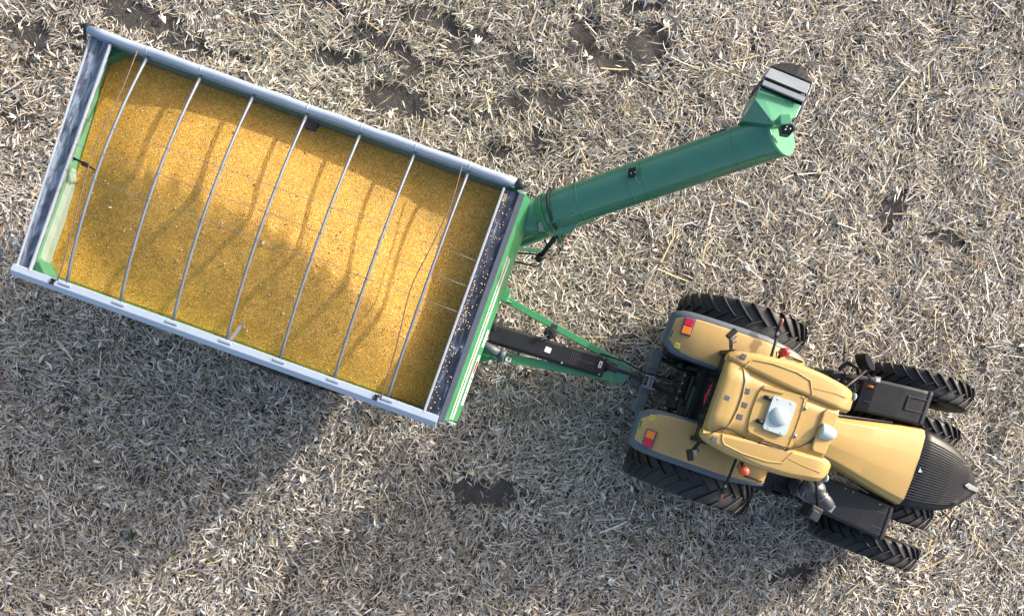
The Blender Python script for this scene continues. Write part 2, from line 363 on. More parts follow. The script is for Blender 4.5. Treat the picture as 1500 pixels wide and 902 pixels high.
def build_residue():
    leafp = lambda s: max(0.06, math.cos(math.pi * s) ** 0.7) if abs(s) < 0.5 else 0.06
    spear = lambda s: 1.0 if abs(s) < .2 else 0.72 if abs(s) < .4 else 0.22
    batches = [
        make_pieces(380, (0.03, 0.10), (0.005, 0.012), 3, spear, (1, 3, 5, 5, 1.0, 5, .8, .6), 0.24, 0.12, 0.02, 0.12, shade=.75),
        make_pieces(680, (0.07, 0.20), (0.006, 0.016), 4, spear, (4, 5, 4, 3, 1.3, 2.2, .5, 3), 0.24, 0.20, 0.065, 0.22),
        make_pieces(300, (0.14, 0.36), (0.008, 0.017), 4, spear, (5, 5, 4, 2, 2.2, 1, .4, 4), 0.12, 0.08, 0.065, 0.10, leaf=-1),
        make_pieces(170, (0.08, 0.19), (0.012, 0.026), 5, leafp, (5, 4, 3, 1.5, .5, .6, .1, 5), 0.30, 0.30, 0.065, 0.22, leaf=1),
        make_pieces(12, (0.11, 0.22), (0.030, 0.055), 5, leafp, (5, 2, 1, .3, .2, .1, 0, 7), 0.22, 0.28, 0.075, 0.10, leaf=1),
        make_pieces(15, (0.25, 0.65), (0.014, 0.026), 3, lambda s: 1.0, (3, 4, 4, 2, 5, 1, .3, 2), 0.05, 0.02, 0.075, 0.03, leaf=-1),
    ]
    # husk fans: three to five pale husk blades opening from one point
    n0 = 420
    hx = RNG.uniform(-11, 11, n0); hy = RNG.uniform(-6, 9, n0); VV = []; FF = []; CC = []; off = 0
    st = np.linspace(0, 1, 5); wprof = np.array([0.35, 0.85, 1.0, 0.7, 0.08])
    for i in range(n0):
        g = float(gz(hx[i], hy[i])); a0 = RNG.uniform(0, 6.28); nb = RNG.integers(2, 6); c = PAL[RNG.choice([0, 7, 7, 1])] * RNG.uniform(0.9, 1.2)
        for b in range(nb):
            a = a0 + (b - nb / 2) * RNG.uniform(0.25, 0.5); L = RNG.uniform(0.08, 0.17); w = RNG.uniform(0.018, 0.038); rise = RNG.uniform(0.01, 0.07)
            d = np.array([math.cos(a), math.sin(a)]); nn = np.array([-d[1], d[0]])
            for s_, wp in zip(st, wprof):
                p = np.array([hx[i], hy[i]]) + d * L * s_; z = g + 0.05 + rise * math.sin(s_ * 2.4)
                for sg in (-1, 1): q = p + nn * sg * w * wp / 2; VV.append((q[0], q[1], z + sg * 0.008)); CC.append((*np.clip(c, 0, .85), 1))
            for k in range(4): FF.append((off + 2 * k, off + 2 * k + 2, off + 2 * k + 3, off + 2 * k + 1))
            off += 10
    batches.append((np.array(VV), np.array(FF), np.array(CC)))
    V = np.concatenate([b[0] for b in batches]); C = np.concatenate([b[2] for b in batches]); Fs = []; o_ = 0
    for b in batches: Fs.append(b[1] + o_); o_ += len(b[0])
    F = np.concatenate(Fs)
    me = bpy.data.meshes.new('corn_residue'); me.vertices.add(len(V)); me.vertices.foreach_set('co', V.astype(np.float32).ravel())
    me.loops.add(F.size); me.loops.foreach_set('vertex_index', F.astype(np.int32).ravel())
    me.polygons.add(len(F)); me.polygons.foreach_set('loop_start', np.arange(0, F.size, 4, dtype=np.int32))
    me.polygons.foreach_set('use_smooth', np.ones(len(F), bool))
    at = me.attributes.new('tone', 'FLOAT_COLOR', 'POINT'); at.data.foreach_set('color', C.astype(np.float32).ravel())
    me.materials.append(M['residue']); me.update(calc_edges=True)
    o = bpy.data.objects.new('corn_residue', me); COL.objects.link(o)
    tag(o, 'dry shredded corn leaves, husks and stalks littering the field', 'crop residue', kind='stuff')
    print('residue faces', len(F))
build_residue()

def weed(px, py, n, r, label):
    x, y = ground_xy(px, py); b = MB()
    for k in range(n):
        a = k * 2.4 + random.uniform(-.3, .3); L = r * random.uniform(0.6, 1.1); w = L * 0.32; d = Vector((math.cos(a), math.sin(a), 0)); s = Vector((-d.y, d.x, 0))
        pts = [(0, .25), (.4, 1), (.75, .8), (1, .08)]; L_, R_ = [], []
        for t, ww in pts:
            p = d * L * t + Vector((0, 0, 0.03 + 0.05 * math.sin(t * 2.2) + 0.006 * k)); L_.append(p + s * w * ww / 2); R_.append(p - s * w * ww / 2)
        b._add(L_ + R_, [(i, i + 1, i + 5, i + 4) for i in range(3)], True)
    o = b.build('weed', M['weed']); o.location = (x, y, float(gz(x, y)) + 0.03)
    return tag(o, label, 'weed', 'green weeds in the residue')
weed(138, 687, 11, 0.085, 'small dark green weed in the shaded residue, nearer the cart')
weed(199, 781, 16, 0.11, 'larger dark green weed beside the sunlit patch of residue')
def ear():
    b = MB(); b.lathe([(0.001, -.075), (.018, -.07), (.024, -.03), (.022, .03), (.012, .07), (.001, .08)], (0, 0, 0), 'X', 14)
    o = b.build('corn_cob', M['kernel']); x, y = ground_xy(14, 890); o.location = (x, y, float(gz(x, y)) + 0.075); o.rotation_euler = (0, .1, .5)
    tag(o, 'broken piece of orange corn cob lying on the residue', 'corn cob')
ear()

# ------------------------------------------------------------------ wheels
def wheel(name, parent, c, r, w, rim_r, nlug, rim_mat, lug_h=0.045, lug_w=0.045, dirn=1):
    e = part_empty(name, parent); c = Vector(c); rc = r - lug_h; h = w / 2
    b = MB()
    b.lathe([(rim_r, -h * .80), (rim_r + .05, -h * .95), ((rim_r + rc) / 2, -h), (rc - .05, -h * .96), (rc - .012, -h * .84), (rc, -h * .5), (rc + .006, 0), (rc, h * .5),
             (rc - .012, h * .84), (rc - .05, h * .96), ((rim_r + rc) / 2, h), (rim_r + .05, h * .95), (rim_r, h * .80)], c, 'Y', 56)
    st = 2 * math.pi / nlug; sweep = 0.95 * (w / r) * 0.62
    for side in (-1, 1):
        for k in range(nlug):
            t0 = k * st + (st / 2 if side > 0 else 0); secs = []
            for q in (0.0, .25, .5, .75, .93, 1.0):
                y = side * (-0.02 + q * (h * .985 + 0.02)); a = t0 - dirn * sweep * (q ** 0.85); da = lug_w / r * (0.42 + 0.16 * q)
                ro = r - 0.018 * (q ** 3) - (0.045 if q == 1 else 0); ri = rc - 0.03 - (0.06 if q >= .93 else 0)
                P = lambda rr, aa: c + Vector((rr * math.sin(aa), y, rr * math.cos(aa)))
                secs.append([P(ri, a - da * 1.25), P(ro, a - da), P(ro, a + da), P(ri, a + da * 1.25)])
            b.loft(secs)
    b.build('tyre', M['rubber'], e, 0.006, 1)
    m = MB()
    m.lathe([(0.001, .03), (.11, .035), (.13, .0), (rim_r * .55, -.02), (rim_r * .62, -.05), (rim_r * .93, -h * .45), (rim_r * .95, -h * .80), (rim_r + .012, -h * .84), (rim_r + .004, -h * .7),
             (rim_r + .004, h * .7), (rim_r + .012, h * .84), (rim_r * .95, h * .80), (rim_r * .93, h * .45), (rim_r * .62, .05), (rim_r * .55, .05), (.13, .07), (.11, .10), (.001, .10)], c, 'Y', 40)
    m.build('rim', rim_mat, e)
    return e

# ================================================================== GRAIN CART
RZ = 3.2
cart = root('grain_cart', CART_O, CART_YAW, 'large green grain cart filled with corn, grey rim rails and raised auger', 'grain cart')
b = MB()       # hopper: walls with thickness, upright above, sloping in below
X0, X1, YH, T = -2.86, 2.93, 1.60, 0.035
def ring(x0, x1, y, z): return [(x0, -y, z), (x1, -y, z), (x1, y, z), (x0, y, z)]
b.loft([ring(X0 + .9, X1 - .55, .75, .80), ring(X0 + .35, X1 - .12, 1.38, 1.35), ring(X0 + .02, X1 + 0.0, YH, 2.15), ring(X0, X1, YH, RZ - .01)], caps=False)
b.loft([ring(X0 + .95, X1 - .62, .70, .86), ring(X0 + T, X1 - T, YH - T, 2.18), ring(X0 + T, X1 - T, YH - T, RZ - .01)], caps=False, mi=1)
b.loft([ring(X0, X1, YH, RZ - .01), ring(X0 + T, X1 - T, YH - T, RZ - .01)], caps=False)
for x in np.arange(-2.4, 2.9, 0.74):         # upright wall ribs
    for sy in (-1, 1): b.box((x, sy * (YH + .02), 2.66), (.09, .04, .96))
hop = b.build('hopper', [M['green'], M['inner_green']], cart, 0.006)
b = MB()       # dusty ledge low on the inside of the rear wall, gussets in the corners
b.prism([(X0 + T + .002, -1.55, 2.98), (X0 + T + .05, -1.55, 2.93), (X0 + T + .05, -0.25, 2.93), (X0 + T + .002, -0.1, 2.98)], .12)
b.build('wall_liner', M['liner'], hop)
for sy in (1, -1):
    b = MB(); b.prism([(X0 + T, sy * 1.56, 3.12), (X0 + T + .22, sy * 1.56, 3.12), (X0 + T, sy * 1.36, 3.12)][::sy], .6)
    b.build('corner_gusset', M['auger_green'], hop)
b = MB(); b.prism([(-0.02, 1.562, 3.16), (.12, 1.562, 3.10), (.10, 1.44, 3.0), (-.02, 1.44, 3.14)], .3); b.build('brace_plate', M['black_metal'], hop)
b = MB(); b.bar((.042, -1.54, 3.20), (.055, -1.28, 3.02), .04, .02); b.build('brace_strut', M['bow'], hop)
b = MB(); b.box(((X0 + X1) / 2, YH - T - .008, 3.0), (X1 - X0 - 2 * T - .01, .012, .36)); b.build('side_sheet', M['side_sheet'], hop)  # thin dark blue-grey sheet over the green inner side wall
# front panel bulging out beyond the rim
b = MB()
def fsec(y): return [(X1 + .012, y, RZ - .02), (X1 + .10, y, RZ - .05), (X1 + .24, y, 2.62), (X1 + .20, y, 2.2), (X1 - .35, y, 1.55), (X1 - .30, y, 2.2), (X1 + .004, y, 2.3)]
b.loft([fsec(-1.59), fsec(1.59)])
fp = b.build('front_panel', M['green'], cart, 0.008)
b = MB()       # flat reflective strips on the bulge
slope = math.atan2(.43, .14)
nrm = Vector((math.sin(slope), 0, math.cos(slope)))
for t, w in ((0.34, .028), (0.53, .042)):
    p = Vector((X1 + .10 + .14 * t, 0, RZ - .05 - .53 * t)) ; n2 = Vector((.53, 0, .14)).normalized(); d2 = Vector((.14, 0, -.53)).normalized()
    b._add([p + n2 * .004 + d2 * sx * w * .9 + Vector((0, y, 0)) for y, sx in ((-1.56, -1), (.75, -1), (.75, 1), (-1.56, 1))], [(0, 1, 2, 3)])
b.build('reflective_strip', M['stripe'], fp)
b = MB()
p = Vector((X1 + .10 + .14 * .86, 0, RZ - .05 - .53 * .86))
for y0, y1, w in ((-1.35, -.62, .05), (-.5, -.25, .045)):
    b._add([p + n2 * .004 + d2 * sx * w + Vector((0, y, 0)) for y, sx in ((y0, -1), (y1, -1), (y1, 1), (y0, 1))], [(0, 1, 2, 3)])
for y0, y1, w in ((-.88, -.70, .03), (-.98, -.94, .025), (-1.06, -1.02, .02), (-1.2, -1.15, .02)):
    b._add([p + n2 * .007 + d2 * sx * w + Vector((0, y, 0)) for y, sx in ((y0, -1), (y1, -1), (y1, 1), (y0, 1))], [(0, 1, 2, 3)], mi=1)
b.build('warning_decal', [M['sticker'], M['red_mark']], fp)
b = MB(); b.box((X1 + .10, -1.605, 2.9), (.30, .02, .07))
for k in range(6): b.box((X1 - .03 + k * .05, -1.618, 2.9), (.02, .008, .03), mi=1)
b.build('marker_tape', [M['stripe'], M['black_metal']], fp)

# end ledges (navy vinyl caps) and their bright inner lip
def ledge(name, pts_in, pts_out, dip):
    b = MB(); n = 16; A, B = [Vector(p) for p in pts_in]; Cc, D = [Vector(p) for p in pts_out]
    secs = []
    for i in range(n + 1):
        t = i / n; a = A.lerp(B, t); c = Cc.lerp(D, t); w = mnoise.noise(Vector((a.y * 2.1, a.x, 3))) * .012
        m1 = a.lerp(c, .30) + Vector((0, 0, -dip + w)); m2 = a.lerp(c, .72) + Vector((0, 0, -dip * .8 - w))
        secs.append([a, a.lerp(c, .12) + Vector((0, 0, -.01)), m1, m2, c, c - Vector((0, 0, .05)), a - Vector((0, 0, .07))])
    b.loft(secs, smooth=False)
    return b.build(name, M['tarp_sky_sheen' if name == 'rear_ledge' else 'tarp'], cart, .004)
le = ledge('rear_ledge', [(-2.715, -1.60, 3.255), (-2.715, 1.58, 3.255)], [(-2.90, -1.62, 3.20), (-3.0, 1.6, 3.20)], .03)
b = MB(); b.bar((-2.70, -1.60, 3.262), (-2.70, 1.56, 3.262), .028, .035); b.build('ledge_lip', M['galv'], le, .006)
b = MB(); b.bar((-2.912, -1.62, 3.20), (-3.012, 1.6, 3.20), .02, .05); b.build('ledge_edge', M['galv'], le, .006)
fe = ledge('front_ledge', [(2.765, -1.60, 3.255), (2.765, 1.55, 3.255)], [(2.955, -1.62, 3.215), (2.955, 1.55, 3.215)], .02)
b = MB(); b.bar((2.752, -1.60, 3.262), (2.752, 1.53, 3.262), .03, .035); b.build('ledge_lip', M['galv'], fe, .006)
b = MB(); b.bar((2.995, -1.62, 3.205), (2.995, 1.55, 3.205), .080, .03); b.build('ledge_flange', M['trim'], fe, .004)

# top rails
b = MB(); pts = [(-3.02 + 5.93 * i / 24, 1.640 + .004 * math.sin(i * 1.9), 3.265 + .003 * math.cos(i * 1.3)) for i in range(25)]
b.tube(pts, [.060 + .002 * math.sin(i * 2.3) for i in range(25)], 18)
b.box((-.06, 1.60, 3.20), (5.7, .05, .06))
rl = b.build('tarp_roll', M['rail'], cart, 0)
for x in (-2.2, -1.46, -.73, .01, .75, 1.5, 2.24): b = MB(); b.tube([(x - .006, 1.640, 3.265), (x + .006, 1.640, 3.265)], 0.0645, 18); b.build('tarp_seam', M['galv'], rl)
b = MB(); b.tube([(2.88, 1.640, 3.265), (2.95, 1.640, 3.265), (3.0, 1.640, 3.262)], [.068, .068, .045], 16); b.build('roll_end', M['black_metal'], rl)
b = MB(); b.tube([(-3.10, 1.675, 3.25), (-3.0, 1.665, 3.262)], [.04, .065], 16); b.build('roll_end', M['black_metal'], rl)
b = MB(); b.bar((-3.05, 1.72, 3.2), (-3.17, 1.66, 3.2), .03, .12); b.bar((-3.14, 1.70, 3.2), (-3.10, 1.52, 3.17), .035, .03); b.build('latch_arm', M['black_metal'], cart, .004)
b = MB()
def lrail(x): return [(x, -1.545, 3.24), (x, -1.545, 3.275), (x, -1.635, 3.285), (x, -1.705, 3.235), (x, -1.712, 3.13), (x, -1.60, 3.13)]
b.loft([lrail(-2.93), lrail(2.95)])
lr = b.build('latch_rail', M['rail'], cart, .006)
for x in (-2.2, -1.46, -.73, .01, .75, 1.5, 2.24):
    b = MB(); b.bar((x - .07, -1.575, 3.288), (x + .09, -1.575, 3.288), .028, .014); b.build('rail_clip', M['galv'], lr, .003)
for x in (-2.36, 2.10): b = MB(); b.box((x, -1.62, 3.292), (.06, .03, .02)); b.box((x + .01, -1.57, 3.292), (.06, .03, .02)); b.box((x + .005, -1.595, 3.288), (.03, .06, .016)); b.build('rope_cleat', M['black'], lr, .003)

# seven tarp bows, three cables, two ropes
BX = (-2.2, -1.46, -.73, .01, .75, 1.5, 2.24)
def arch(t): return 3.25 + .20 * (1 - (2 * t - 1) ** 2)
for x in BX:
    b = MB(); b.tube([(x + .01 * math.sin(t * 3), -1.545 + 3.12 * t, arch(t)) for t in np.linspace(0, 1, 17)], .020, 10); b.build('tarp_bow', M['bow'], cart)
for y in (.52, .17, -.18):
    b = MB(); n = 25
    b.tube([(-2.72 + 5.45 * i / (n - 1), y - .02 * i / n, arch((y + 1.56) / 3.12) + .03 - .10 * max(0, abs(i / (n - 1) * 2 - 1) - .82) / .18 - .008 * (1 - math.cos(i * 2 * math.pi / 3))) for i in range(n)], .0032, 5)
    b.build('tarp_cable', M['bow'], cart)
for pts in ([cl(201, 75, 3.34), cl(180, 128, 3.4), cl(150, 190, 3.46), cl(128, 250, 3.46), cl(110, 320, 3.42), cl(97, 370, 3.36), cl(84, 412, 3.27)],
            [cl(677, 243, 3.34), cl(660, 300, 3.42), cl(630, 365, 3.46), cl(606, 412, 3.46), cl(594, 450, 3.45), cl(580, 510, 3.38), cl(556, 590, 3.27)]):
    sm = []
    for i in range(len(pts) - 1):
        p0, p1, p2, p3 = pts[max(i - 1, 0)], pts[i], pts[i + 1], pts[min(i + 2, len(pts) - 1)]
        for t in (0, .25, .5, .75): sm.append(0.5 * ((2 * p1) + (-p0 + p2) * t + (2 * p0 - 5 * p1 + 4 * p2 - p3) * t * t + (-p0 + 3 * p1 - 3 * p2 + p3) * t ** 3))
    sm.append(pts[-1]); b = MB(); b.tube(sm, .008, 6); b.build('pull_rope', M['rope'], cart)
b = MB(); b.bar((-2.84, .03, 3.12), (-2.50, -.02, 3.10), .03, .025); b.box((-2.58, -.01, 3.12), (.07, .06, .05)); b.tube([(-2.52, -.02, 3.1), (-2.52, -.02, 2.8)], .012, 8); b.bar((-2.82, -.05, 3.1), (-2.70, .02, 3.12), .012, .012, mi=1)
b.build('fill_sensor', [M['black'], M['steel']], cart, .003)

# running gear
b = MB(); b.box((.30, 0, 1.0), (.22, 2.3, .22)); b.box((.30, 0, .85), (1.4, .9, .18)); b.box((1.9, 0, .80), (2.6, .16, .2)); b.build('axle', M['green'], cart, .01)
for sy in (-1, 1): wheel('cart_wheel', cart, (.42, sy * 1.57, .95), .95, .70, .42, 22, M['steel'], .04, .05)

# tongue
b = MB()
b.bar((3.0, .45, .76), (5.42, .05, .72), .11, .16); t1 = b.build('tongue_beam', M['green'], cart, .008)
b = MB(); b.bar((2.95, -.56, .76), (5.42, -.16, .72), .14, .16); b.prism([(2.95, -.40, .83), (3.35, -.42, .83), (3.30, -.56, .835), (2.95, -.80, .83)], .1)
t2 = b.build('tongue_beam', M['green'], cart, .008)
b = MB(); b.prism([(5.25, .11, .815), (5.46, .07, .815), (5.50, -.05, .815), (5.44, -.22, .815), (5.25, -.20, .815)], .14); b.bar((5.4, 0, .74), (5.62, -.02, .72), .1, .07); b.build('tongue_plate', M['auger_green'], cart, .008)
b = MB(); b.box((3.13, .48, .85), (.1, .22, .2)); b.prism([(3.1, .56, .95), (3.22, .42, .86), (3.28, .40, .86), (3.12, .38, .95)], .1); b.build('tongue_gusset', M['green'], cart, .006)
# driveline shield: long dark box with labels
b = MB(); A = Vector((3.10, -.18, .98)); B = Vector((5.05, -.08, .90))
d = (B - A).normalized(); sd = Vector((-d.y, d.x, 0))
def bsec(p, w): return [p + sd * (w) + Vector((0, 0, -.22)), p + sd * w + Vector((0, 0, -.03)), p + sd * (w - .04), p - sd * (w - .04), p - sd * w + Vector((0, 0, -.03)), p - sd * w + Vector((0, 0, -.22))]
b.loft([bsec(A, .165), bsec(A.lerp(B, .6), .165), bsec(A.lerp(B, .62), .175), bsec(B, .175)])
sh = b.build('driveline_shield', M['black'], cart, .01)
b = MB(); b.box(A.lerp(B, .50) + Vector((0, 0, .004)), (.10, .09, .004), rz=-.05); b.build('white_sticker', M['sticker'], sh)
b = MB(); b.box(A.lerp(B, .955) + sd * .02 + Vector((0, 0, .004)), (.05, .11, .004)); b.box(A.lerp(B, .955) + sd * .02 + Vector((0, 0, .006)), (.022, .07, .006), mi=1); b.build('warning_sticker', [M['sticker'], M['red_mark']], sh)
b = MB()
for k in range(12):
    b.box(A.lerp(B, .70 + .018 * k) + sd * (-.02) + Vector((0, 0, .003)), (.012, .20, .006))
b.box(A.lerp(B, .80) + Vector((0, 0, .002)), (.42, .03, .004)); b.build('vent_grille', M['grime'], sh)
for t in (.64, .97):
    for q in (-.14, .14): b = MB(); b.lathe([(.0, .012), (.016, .01), (.018, 0)], A.lerp(B, t) + sd * q, 'Z', 8); b.build('shield_bolt', M['steel'], sh)
b = MB(); b.tube([(3.05, -.02, .85), (3.2, -.03, .9)], .14, 14); b.build('gearbox', M['black_metal'], cart)
b = MB(); b.tube([(5.0, -.05, .80), (5.3, -.04, .78), (5.62, -.04, .76), (5.95, -.06, .76), (6.3, -.05, .74)], [.075, .06, .05, .045, .06], 12); b.build('driveshaft', M['black_metal'], cart)
b = MB()
for k, (dy, dz) in enumerate(((.10, .02),)):
    b.tube([(4.9, dy, .9 + dz), (5.3, dy * .8 + .03, .95 + dz), (5.7, dy * .5, .90 + dz), (6.15, dy + .05 * k, .95), (6.5, dy * .8, 1.1)], .016, 7)
b.build('hydraulic_hose', M['black'], cart)
b = MB(); b.tube([(3.0, -.40, .98), (3.38, -.46, .98)], .075, 14); b.tube([(3.36, -.46, .98), (3.45, -.47, .98)], .095, 14); b.build('manual_canister', M['trim'], cart)
b = MB(); j = Vector((4.04, .20, 0)); b.box(j + Vector((0, 0, .95)), (.11, .18, .16)); b.tube([j + Vector((0, -.02, .3)), j + Vector((0, -.02, 1.1))], .045, 12); b.tube([j + Vector((-.02, .06, 1.0)), j + Vector((-.02, .30, 1.02))], .014, 8, mi=1); b.tube([j + Vector((-.05, -.1, 1.05)), j + Vector((-.12, -.22, 1.0))], .014, 8, mi=1); b.lathe([(0, .31), (.12, .3), (.12, .28), (0, .28)], j, 'Z', 14)
b.build('tongue_jack', [M['black_metal'], M['steel']], cart, .005)
b = MB(); b.box((3.52, -.49, .846), (.09, .07, .004)); b.box((3.53, -.485, .85), (.04, .04, .003), mi=1); b.build('warning_sticker', [M['sticker'], M['square']], t2)
def loop(pts, r=.014):
    b = MB(); b.tube(pts, r, 8); return b.build('hose_holder', M['black_metal'], cart)
loop([(3.10, 1.07, 1.6), (3.40, 1.15, 1.6), (3.5, 1.12, 1.6), (3.5, 1.02, 1.6), (3.44, .97, 1.6), (3.1, .93, 1.6)])
loop([(3.44, -.52, .85), (3.42, -.66, .85), (3.52, -.74, .85), (3.62, -.72, .85), (3.62, -.54, .85)])
b = MB(); b.bar((3.05, 1.12, 1.66), (3.52, 1.22, 1.66), .05, .05); b.build('hose_bracket', M['auger_green'], cart)

# auger
aug = part_empty('auger', cart)
A0, A1 = Vector((3.36, 1.53, 2.70)), Vector((5.735, 3.078, 3.99))
ad = (A1 - A0).normalized(); asd = Vector((-ad.y, ad.x, 0)).normalized(); au = ad.cross(asd)
if au.z < 0: au = -au
AR = .268
b = MB(); n = 10
b.tube([A0.lerp(A1, i / n) for i in range(n + 1)], AR, 40)
for q_ in range(len(b.v)):
    h_ = (Vector(b.v[q_]) - A1).dot(au)
    if abs((Vector(b.v[q_]) - A1).dot(ad)) < .01: b.v[q_] = tuple(Vector(b.v[q_]) - ad * (.42 * h_))
b.build('tube', M['auger_green'], aug, .004)
for t, r2, hw in ((.175, .006, .012), (.405, .006, .01), (.465, .006, .01), (.83, .005, .01)):
    b = MB(); b.tube([A0.lerp(A1, t - hw / 3.2), A0.lerp(A1, t + hw / 3.2)], AR + r2, 40); b.build('tube_band', M['auger_green'], aug, .002)
b = MB(); b.tube([A0 + ad * .015, A0 + ad * .04], AR + .020, 40); b.build('fold_flange', M['auger_green'], aug, .004)
b = MB(); b.tube([A0 + ad * .012, A0 - ad * .05, A0 - ad * .10, A0 - ad * .135, A0 - ad * .15], [AR + .012, AR * .97, AR * .84, AR * .58, .02], 40, caps=False); b.build('end_boot', M['green'], aug)
b = MB(); b.bar(A0 + ad * .10 - asd * .16 + au * (AR - .06), A0 + ad * .46 - asd * .10 + au * (AR - .045), .10, .05, up=au); b.build('hinge_cover', M['auger_green'], aug, .015)
L0 = Vector((2.55, 1.0, 1.35))
b = MB(); b.tube([L0, Vector((2.98, 1.28, 2.2)), Vector((3.12, 1.40, 2.5)), A0], [.25, .25, .25, .26], 24); b.build('lower_tube', M['auger_green'], aug)
b = MB(); b.bar((3.02, 1.08, 2.20), (3.98, 1.80, 2.52), .20, .16); b.build('support_arm', M['green'], aug, .01)
# hinge casting under the tube
p0 = cl(800, 335, 2.55); p1 = cl(838, 345, 2.6)
b = MB(); b.prism([cl(797, 318, 2.93), cl(822, 305, 2.98), cl(850, 322, 2.92), cl(838, 340, 2.80), cl(812, 345, 2.75), cl(797, 332, 2.80)], .25); b.build('hinge_plate', M['auger_green'], aug, .01)
b = MB(); b.prism([cl(788, 326, 2.9), cl(796, 324, 2.92), cl(797, 338, 2.8), cl(789, 338, 2.8)], .1); b.build('hinge_pin', M['steel'], aug, .006)
b = MB(); b.tube([cl(790, 378, 2.25), cl(822, 336, 2.72)], .035, 12); b.tube([cl(815, 345, 2.62), cl(824, 331, 2.76)], .018, 10, mi=1); b.tube([cl(788, 380, 2.2), cl(794, 373, 2.3)], .055, 10)
b.tube([cl(819, 352, 2.5), cl(826, 348, 2.6)], .035, 10); b.build('fold_cylinder', [M['black'], M['steel']], aug)
b = MB(); b.tube([cl(815, 342, 2.6), cl(824, 347, 2.55)], .05, 12); b.tube([cl(818, 330, 2.8), cl(821, 356, 2.6)], .022, 8); b.build('cylinder_lug', M['green'], aug)
hp = []
for t in np.linspace(-0.5, 1.15, 14):
    a = t * math.pi * .62 + .55; q = A0 + ad * (.16 - .03 * t) ; hp.append(q + (asd * math.cos(a) + au * math.sin(a)) * (AR + .02))
hp.insert(0, hp[0] - asd * -.12 - Vector((0, 0, .2)))
b = MB(); b.tube(hp, .017, 8); b.build('hydraulic_hose', M['black'], aug)
# work light on the tube
q = A0.lerp(A1, .435) + au * AR + asd * .06
b = MB(); b.prism([q + ad * .06 + asd * .06 + au * .07, q - ad * .04 + asd * .07 + au * .07, q - ad * .07 - asd * .02 + au * .06, q + ad * .02 - asd * .05 + au * .06], .05)
for s_ in (.03, -.02): b.lathe([(0, .006), (.008, .004), (.009, 0)], q + ad * s_ + au * .072, 'Z', 8, mi=1)
wl = b.build('work_light', [M['black'], M['white']], aug, .006)
b = MB(); b.prism([q + ad * .08 + asd * .06 + au * .0, q + ad * .11 + asd * .05 - au * .005, q + ad * .10 - asd * .12 - au * .02], .02); b.bar(q - asd * .02, q - asd * .15 + ad * .03 + au * -.02, .02, .02); b.build('light_bracket', M['auger_green'], aug)
# rim label on the far side of the tube
q = A0.lerp(A1, .78) + asd * AR * .985 + au * .06
b = MB(); b._add([q + ad * s_ * .10 + au * k * .05 + asd * (.004 - .008 * (k > 0)) for s_, k in ((-1, -1), (1, -1), (1, 1), (-1, 1))], [(0, 1, 2, 3)]); b.build('warning_sticker', M['sticker'], aug)
# discharge spout
sp = part_empty('discharge_spout', aug)
b = MB()
ec = A1; ring_ = [ec + ad * .004 + (asd * math.cos(t) + au * math.sin(t)) * (AR + .006) for t in np.linspace(0, 2 * math.pi, 40, endpoint=False)]
ring_ = [p - ad * (.42 * (p - ec).dot(au)) for p in ring_]
b.loft([[p - ad * .02 for p in ring_], [p + ad * .014 for p in ring_]])
b.build('end_cap', M['sunlit_green'], sp, .003)
b = MB()
Pa, Pb, Pc, Pd, Pe = cl(1106, 146, 4.17), cl(1134, 183, 4.30), cl(1166, 172, 4.25), cl(1174, 155, 4.20), cl(1113, 127, 4.12)
b.prism([Pa, Pb, Pc, Pd, Pe], .5)
b.build('chute', M['sunlit_green'], sp, .006)
b = MB(); b.prism([cl(1086, 177, 4.02), cl(1106, 146, 4.16), cl(1133.5, 183, 4.285)], .3); b.build('chute_neck', M['auger_green'], sp, .006)
def slab(p, th): b = MB(); b.prism(p, th); return b
slab([cl(1119, 117, 4.22), cl(1180, 142, 4.26), cl(1176, 149, 4.27), cl(1116, 124, 4.23)], .03).build('rubber_flap', M['flap'], sp, .006)
slab([cl(1129, 99, 4.10), cl(1187, 123, 4.15), cl(1182, 138, 4.20), cl(1120, 112, 4.16)], .03).build('rubber_flap', M['flap'], sp, .006)
b = MB()
prof = []
for i in range(9):
    t = i / 8; a = cl(1130 + 58 * t, 97 + 24 * t, 4.09 + .05 * t); bow_ = math.sin(t * math.pi)
    out = Vector((0.02, .11 * bow_ + (.03 if i == 5 else 0) + .035, -.03)); prof.append([a, a + out, a + out + Vector((0, -.01, -.35)), a + Vector((0, -.01, -.35))])
b.loft(prof); b.build('rubber_skirt', M['skirt'], sp, .004)
b = MB(); b.prism([cl(1113, 127, 4.15), cl(1118, 113, 4.15), cl(1122, 117, 4.14), cl(1116, 128, 4.14)], .4); b.prism([cl(1173, 156, 4.2), cl(1182, 137, 4.2), cl(1186, 140, 4.19), cl(1168, 172, 4.2)], .4); b.prism([cl(1115.5, 123, 4.165), cl(1118, 116.5, 4.17), cl(1181, 141.5, 4.21), cl(1176, 149, 4.22)], .1)
b.build('flap_frame', M['black'], sp, .003)
b = MB(); b.tube([cl(1106, 141, 4.1), cl(1112, 131, 4.14), cl(1120, 112, 4.12)], .012, 6); b.build('flap_rod', M['steel'], sp)
b = MB(); b.tube([cl(1170, 168, 4.2), cl(1180, 149, 4.18), cl(1190, 122, 4.1)], .012, 6); b.build('flap_rod', M['steel'], sp)
b = MB()
hx = [cl(1143, 168, 4.42), cl(1158, 167, 4.42), cl(1160, 181, 4.40), cl(1144, 182, 4.40)]
b.prism(hx, .14); b.build('light_housing', M['sunlit_green'], sp, .004)
b = MB(); b.prism([cl(1144, 183, 4.36), cl(1160, 182, 4.36), cl(1165, 189, 4.3), cl(1158, 198, 4.25), cl(1146, 196, 4.26)], .1)
for p_ in ((1152, 186), (1157, 189), (1150, 190)): b.lathe([(0, .012), (.012, .008), (.014, 0)], cl(*p_, 4.34), 'Z', 8, mi=1)
b.build('work_light', [M['black'], M['steel']], sp, .006)

